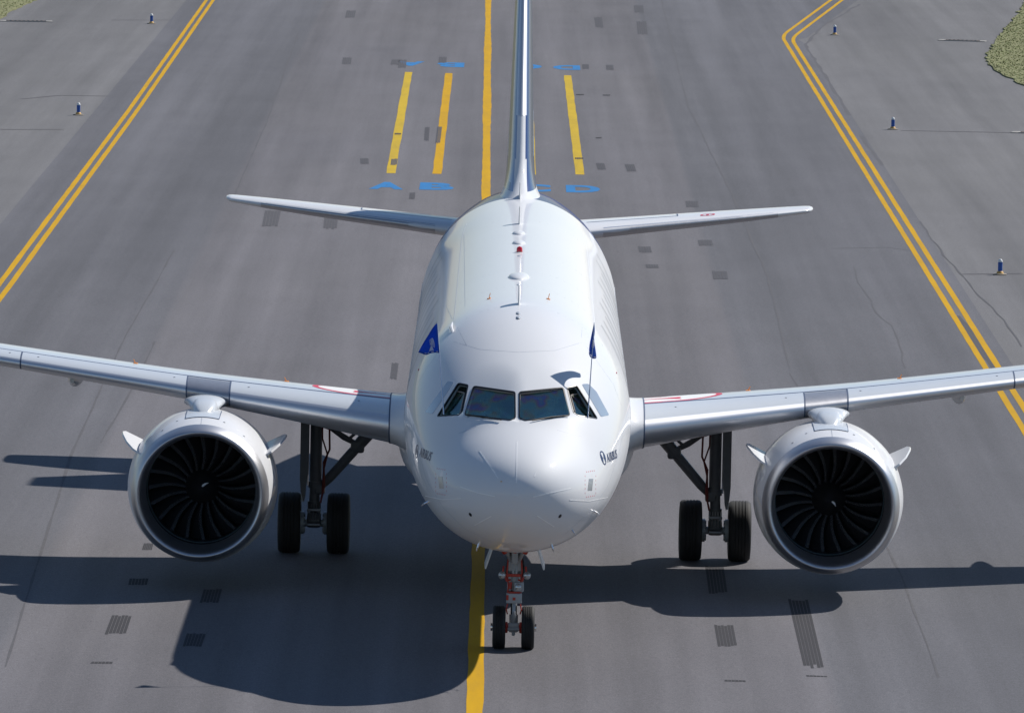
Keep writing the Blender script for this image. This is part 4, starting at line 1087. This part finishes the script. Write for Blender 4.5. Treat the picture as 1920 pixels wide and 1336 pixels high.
# nose gear
Y, r = 5.07, .375
b = MB(); b.tube([(0, Y+.02, 1.95), (0, Y, .98)], [.105, .10], 20); b.tube([(0, Y, 1.02), (0, Y, .93)], .125, 20); b.tube([(0, Y, .60), (0, Y, .32)], .075, 16); b.box((0, Y, .375), (.17, .16, .16), bev=.03)
ng = b.build('nose_gear', M['gear'], plane)
for d in (-.25, .25): wheel(ng, Vector((d, Y, r)), r, .225, .19)
b = MB(); b.tube([(0, Y, .95), (0, Y, .55)], .055, 16); b.build('oleo_piston', M['chrome'], ng)
b = MB(); b.tube([(-.375, Y, r), (.375, Y, r)], .042, 12); b.tube([(.365, Y, r), (.395, Y, r)], .07, 14); b.tube([(-.395, Y, r), (-.365, Y, r)], .07, 14); b.build('axle', M['chrome'], ng)
for sx in (-1, 1):
    b = MB(); b.tube([(sx*.05, Y-.06, 1.50), (sx*.17, Y-.35, 1.80), (sx*.26, Y-.55, 1.98)], [.035, .04, .04], 10); b.build('drag_stay', M['gear'], ng)
    b = MB(); b.tube([(sx*.16, Y-.38, 1.72), (sx*.23, Y-.42, 1.84)], .055, 10); b.build('stay_joint', M['hydred'], ng)
    b = MB(); b.lathe([(.0, 0), (.0, .060), (.03, .066), (.10, .055), (.14, .03), (.14, 0)], (sx*.215, Y-.20, 1.30), (0, 1, 0), 24); b.tube([(sx*.215, Y-.12, 1.30), (sx*.08, Y-.05, 1.34)], .02, 8); lamp = b.build('landing_light', M['gear'], ng)
    b = MB(); b.lathe([(-.022, 0), (-.018, .03), (-.006, .054), (0, .057)], (sx*.215, Y-.203, 1.30), (0, 1, 0), 24); b.build('lamp_lens', M['lampglass'], ng)
    # doors hanging at each side
    b = MB(); b.prism([(sx*.36, Y-.6, 1.86), (sx*.36, Y+.55, 1.82), (sx*.50, Y+.55, 1.42), (sx*.49, Y-.55, 1.45)], (sx*.025, 0, .004)); b.build('nose_gear_door', M['wing_grey'], ng, smooth=False)
    MB().tube([(sx*.11, Y-.11, 1.6), (sx*.13, Y-.15, 1.35), (sx*.10, Y-.13, 1.1), (sx*.12, Y-.13, .95)], .014, 8).build('hydraulic_hose', M['hydred'], ng); MB().tube([(sx*.07, Y-.13, 1.22), (sx*.13, Y-.17, 1.20), (sx*.20, Y-.15, 1.36), (sx*.19, Y-.12, 1.45)], .018, 8).build('hydraulic_hose', M['hydred'], ng)
    MB().tube([(sx*.13, Y-.08, .47), (sx*.12, Y-.12, .40), (sx*.13, Y-.08, .30)], .03, 8).build('hydraulic_hose', M['hydred'], ng); MB().tube([(sx*.11, Y-.12, .80), (sx*.13, Y-.14, .70), (sx*.11, Y-.1, .62)], .012, 6).build('hydraulic_hose', M['hydred'], ng)
b = MB(); b.box((0, Y-.15, .905), (.27, .14, .17), bev=.015); b.build('steering_box', M['gear'], ng)
b = MB(); b.box((0, Y-.225, .90), (.05, .01, .05), bev=.003); b.box((-.115, Y-.22, .92), (.04, .02, .09), bev=.004); b.box((0, Y-.14, 1.005), (.20, .12, .03), bev=.006); b.box((-.02, Y-.14, 1.30), (.26, .05, .05), bev=.01); b.tube([(-.06, Y-.14, 1.18), (-.07, Y-.16, 1.06)], .025, 8); b.box((0, Y-.13, 1.55), (.06, .02, .03)); b.box((0, Y-.3, 1.72), (.05, .02, .04)); b.build('red_flagging', M['hydred'], ng)
b = MB(); b.lathe([(0, 0), (0, .055), (.02, .062), (.10, .062), (.10, 0)], (.07, Y-.26, 1.10), (0, 1, 0), 24); b.box((.08, Y-.13, 1.10), (.17, .10, .17), bev=.02); b.build('taxi_light', M['gear'], ng)
b = MB(); b.lathe([(-.012, 0), (-.008, .035), (0, .052)], (.07, Y-.262, 1.10), (0, 1, 0), 20); b.build('lamp_lens', M['lampglass'], ng)
b = MB(); b.box((-.09, Y-.10, 1.15), (.07, .06, .26), bev=.015); b.box((0, Y-.09, 1.46), (.26, .08, .20), bev=.03); b.box((0, Y-.2, 1.66), (.12, .2, .3), bev=.03); b.tube([(-.06, Y-.12, 1.42), (-.07, Y-.14, 1.72)], .02, 8); b.tube([(.06, Y-.12, 1.42), (.07, Y-.14, 1.72)], .02, 8); b.tube([(-.03, Y-.11, 1.46), (-.02, Y-.13, 1.32)], .025, 8); b.tube([(.04, Y-.11, 1.46), (.03, Y-.13, 1.32)], .025, 8); b.build('leg_fittings', M['gear'], ng)
b = MB(); b.tube([(-.10, Y-.05, 1.62), (-.13, Y-.10, 1.40), (-.14, Y-.1, 1.25)], .022, 8); b.tube([(.12, Y-.06, 1.60), (.15, Y-.08, 1.42), (.13, Y-.1, 1.28)], .022, 8); b.tube([(-.04, Y-.1, 1.03), (-.05, Y-.12, .98), (-.04, Y-.08, .7)], .014, 6); b.build('black_cable', M['black'], ng)
b = MB(); b.tube([(0, Y-.09, .88), (0, Y-.26, .68), (0, Y-.07, .46)], [.035, .028, .035], 8); b.box((0, Y-.08, .42), (.19, .06, .10), bev=.02); b.tube([(-.10, Y-.1, .36), (.10, Y-.1, .36)], .035, 10); b.tube([(0, Y-.12, .30), (0, Y-.16, .27)], .03, 8); b.build('torque_link', M['gear'], ng)
b = MB(); b.prism([(-.34, Y-.75, 1.83), (.34, Y-.75, 1.83), (.37, Y+.6, 1.775), (-.37, Y+.6, 1.775)], (0, 0, .12)); b.build('bay_shade', M['black'], ng, smooth=False)  # black plate painting in the dark inside of the nose gear bay

# ---------------------------------------------------------------- crew behind the windscreen
def person(x, lab, vest):
    verts = [(0, 3.22, 3.66), (0, 3.26, 3.95), (0, 3.25, 4.16), (0, 3.21, 4.30), (0, 3.18, 4.38), (0, 3.15, 4.50), (0, 3.155, 4.585),
             (.19, 3.24, 4.19), (.26, 3.12, 3.96), (.20, 2.88, 3.92), (.18, 2.80, 3.94), (-.19, 3.24, 4.19), (-.26, 3.12, 3.96), (-.20, 2.88, 3.92), (-.18, 2.80, 3.94),
             (.12, 2.85, 3.68), (-.12, 2.85, 3.68)]
    ed = [(0, 1), (1, 2), (2, 3), (3, 4), (4, 5), (5, 6), (2, 7), (7, 8), (8, 9), (9, 10), (2, 11), (11, 12), (12, 13), (13, 14), (0, 15), (0, 16)]
    rad = [.15, .15, .14, .06, .075, .095, .07, .075, .055, .04, .035, .075, .055, .04, .035, .08, .08]
    me = bpy.data.meshes.new('person'); me.from_pydata([(v[0]+x, v[1], v[2]) for v in verts], ed, [])
    o = link('person', me)
    md = o.modifiers.new('s', 'SKIN'); sv = me.skin_vertices[0].data
    for i, q in enumerate(rad): sv[i].radius = (q, q)
    sv[0].use_root = True
    o.modifiers.new('u', 'SUBSURF').levels = 2; o.modifiers['u'].render_levels = 2
    dg = bpy.context.evaluated_depsgraph_get(); m2 = bpy.data.meshes.new_from_object(o.evaluated_get(dg)); o.modifiers.clear(); o.data = m2
    m2.materials.clear(); m2.materials.append(M['shirt']); m2.materials.append(M['skin'])
    for p in m2.polygons: p.use_smooth = True; p.material_index = 1 if p.center.z > 4.31 or (p.center.y < 2.9 and p.center.z > 3.84) else 0
    tag(o, lab, 'person')
    b = MB(); rows = []
    for k in range(7):
        f = k/6*math.pi*.5; rows.append([Vector((x+math.cos(a)*.098*math.cos(f), 3.175+math.sin(a)*.105*math.cos(f)+.012, 4.545+.115*math.sin(f)+.03*math.sin(a)*-1*0)) for a in [2*math.pi*j/18 for j in range(18)]])
    b.grid(rows, True, True, True); b.build('hair', M['hair'], o)
    b = MB(); b.tube([(x, 3.075, 4.50), (x, 3.045, 4.475), (x, 3.06, 4.455)], [.012, .016, .014], 8)
    for s in (-1, 1): b.tube([(x+s*.092, 3.16, 4.52), (x+s*.105, 3.17, 4.48)], .02, 8)
    b.build('nose_and_ears', M['skin'], o)
    b = MB()
    for s in (-1, 1): b.tube([(x+s*.05, 3.066, 4.515), (x+s*.022, 3.058, 4.513)], .016, 8)
    b.tube([(x-.025, 3.068, 4.428), (x+.025, 3.068, 4.428)], .006, 6)
    b.build('dark_glasses', M['black'], o)
    if vest:
        b = MB(); b.tube([(x, 3.10, 4.27), (x, 3.08, 4.12), (x, 3.09, 3.95)], [.02, .035, .03], 8); b.build('tie', M['vest'], o)
person(-.53, 'person in white shirt and red tie seated behind the left windscreen', True)
person(.55, 'person in white shirt seated behind the right windscreen', False)

# ---------------------------------------------------------------- flags at the cockpit side windows
def flag(base, tip, hoist0, verts_fn, lab, logo):
    t = empty('pennant_flag', base)
    B = Vector(base); T = Vector(tip)-B
    b = MB(); b.tube([(0, 0, 0), T*.5+Vector((0, .012, 0)), T], [.012, .009, .006], 8); b.build('flag_pole', M['chrome'], t)
    NU, NV = 18, 14; b = MB(); rows = []
    for i in range(NV+1):
        v = i/NV; h = T*(hoist0+(1-hoist0)*v)
        rows.append([h+verts_fn(j/NU, v) for j in range(NU+1)])
    b.grid(rows); f = b.build('flag_cloth', M['flag'], t, recalc=False)
    md = f.modifiers.new('s', 'SOLIDIFY'); md.thickness = .004; md.offset = 0
    def at(u, v):
        h = T*(hoist0+(1-hoist0)*v); return h+verts_fn(u, v)
    def nrm(u, v):
        a = at(min(1, u+.01), v)-at(max(0, u-.01), v); c = at(u, min(1, v+.01))-at(u, max(0, v-.01)); n = a.cross(c)
        n = n.normalized() if n.length else Vector((0, -1, 0)); return n
    for s in (1, -1):
        b = MB()
        for k in range(4):                                  # nested rising arcs of the emblem
            rr = []
            for i in range(11):
                q = i/10; a = R(175-120*q); ro = .30-.065*k; w = .022*(.35+.65*math.sin(math.pi*(.08+.84*q)))
                row = []
                for d in (-w, w):
                    u = min(.97, max(.03, .52+(ro+d)*math.cos(a)*.95)); v = min(.9, max(.05, .14+(ro+d)*math.sin(a)*1.15+.02*k)); row.append(at(u, v)+nrm(u, v)*.0045*s)
                rr.append(row)
            b.grid(rr)
        rr = []
        for i in range(7):
            q = i/6; rr.append([at(.26+.10*q, .09+.14*q)+nrm(.3, .2)*.0045*s, at(.50-.04*q, .09+.16*q)+nrm(.4, .2)*.0045*s])
        b.grid(rr)
        rr = [[at(.06+.8*i/8, .03)+nrm(.3, .1)*.005*s, at(.06+.8*i/8, .055)+nrm(.3, .1)*.005*s] for i in range(9)]
        for i in range(0, 8, 2): b.grid(rr[i:i+2])
        b.build('flag_print', M['flagwhite'], t, smooth=False, recalc=False)
    tag(t, lab, 'flag', 'flags at the cockpit windows')
def at_y(x, y, Y):
    d = px_dir(x, y); return CAM+d*((Y-CAM.y)/d.y)
bl = hit(832, 777)[0]; br = hit(1102, 783)[0]
def clothL(u, v):
    w = (1-v)**.8; L = .40*w+.004
    return Vector((-L*u*(.95-.10*u)+.018*math.sin(u*11+v*4)*w*u, .16*u*w+.05*math.sin(u*8+v*5)*u*w, -.03*u*w+.035*math.sin(u*6.5+1)*u*w-.05*max(0, u-.55)*w+.06*u*v*w))
def clothR(u, v):
    w = (1-v)**.8; L = .56*w+.004
    return Vector((-.055*math.sin(u*5.2+.3)*w+.05*math.sin(u*9+v*6)*u*w*.6, L*u*.95, -.10*u*w+.04*math.sin(u*7)*w))
flag(bl, at_y(820, 606, bl.y+.55), .675, clothL, 'royal blue pennant on a pole, spread out at the left cockpit window', True)
flag(br, at_y(1114, 605, br.y+1.0), .665, clothR, 'royal blue pennant on a pole, edge on at the right cockpit window', True)
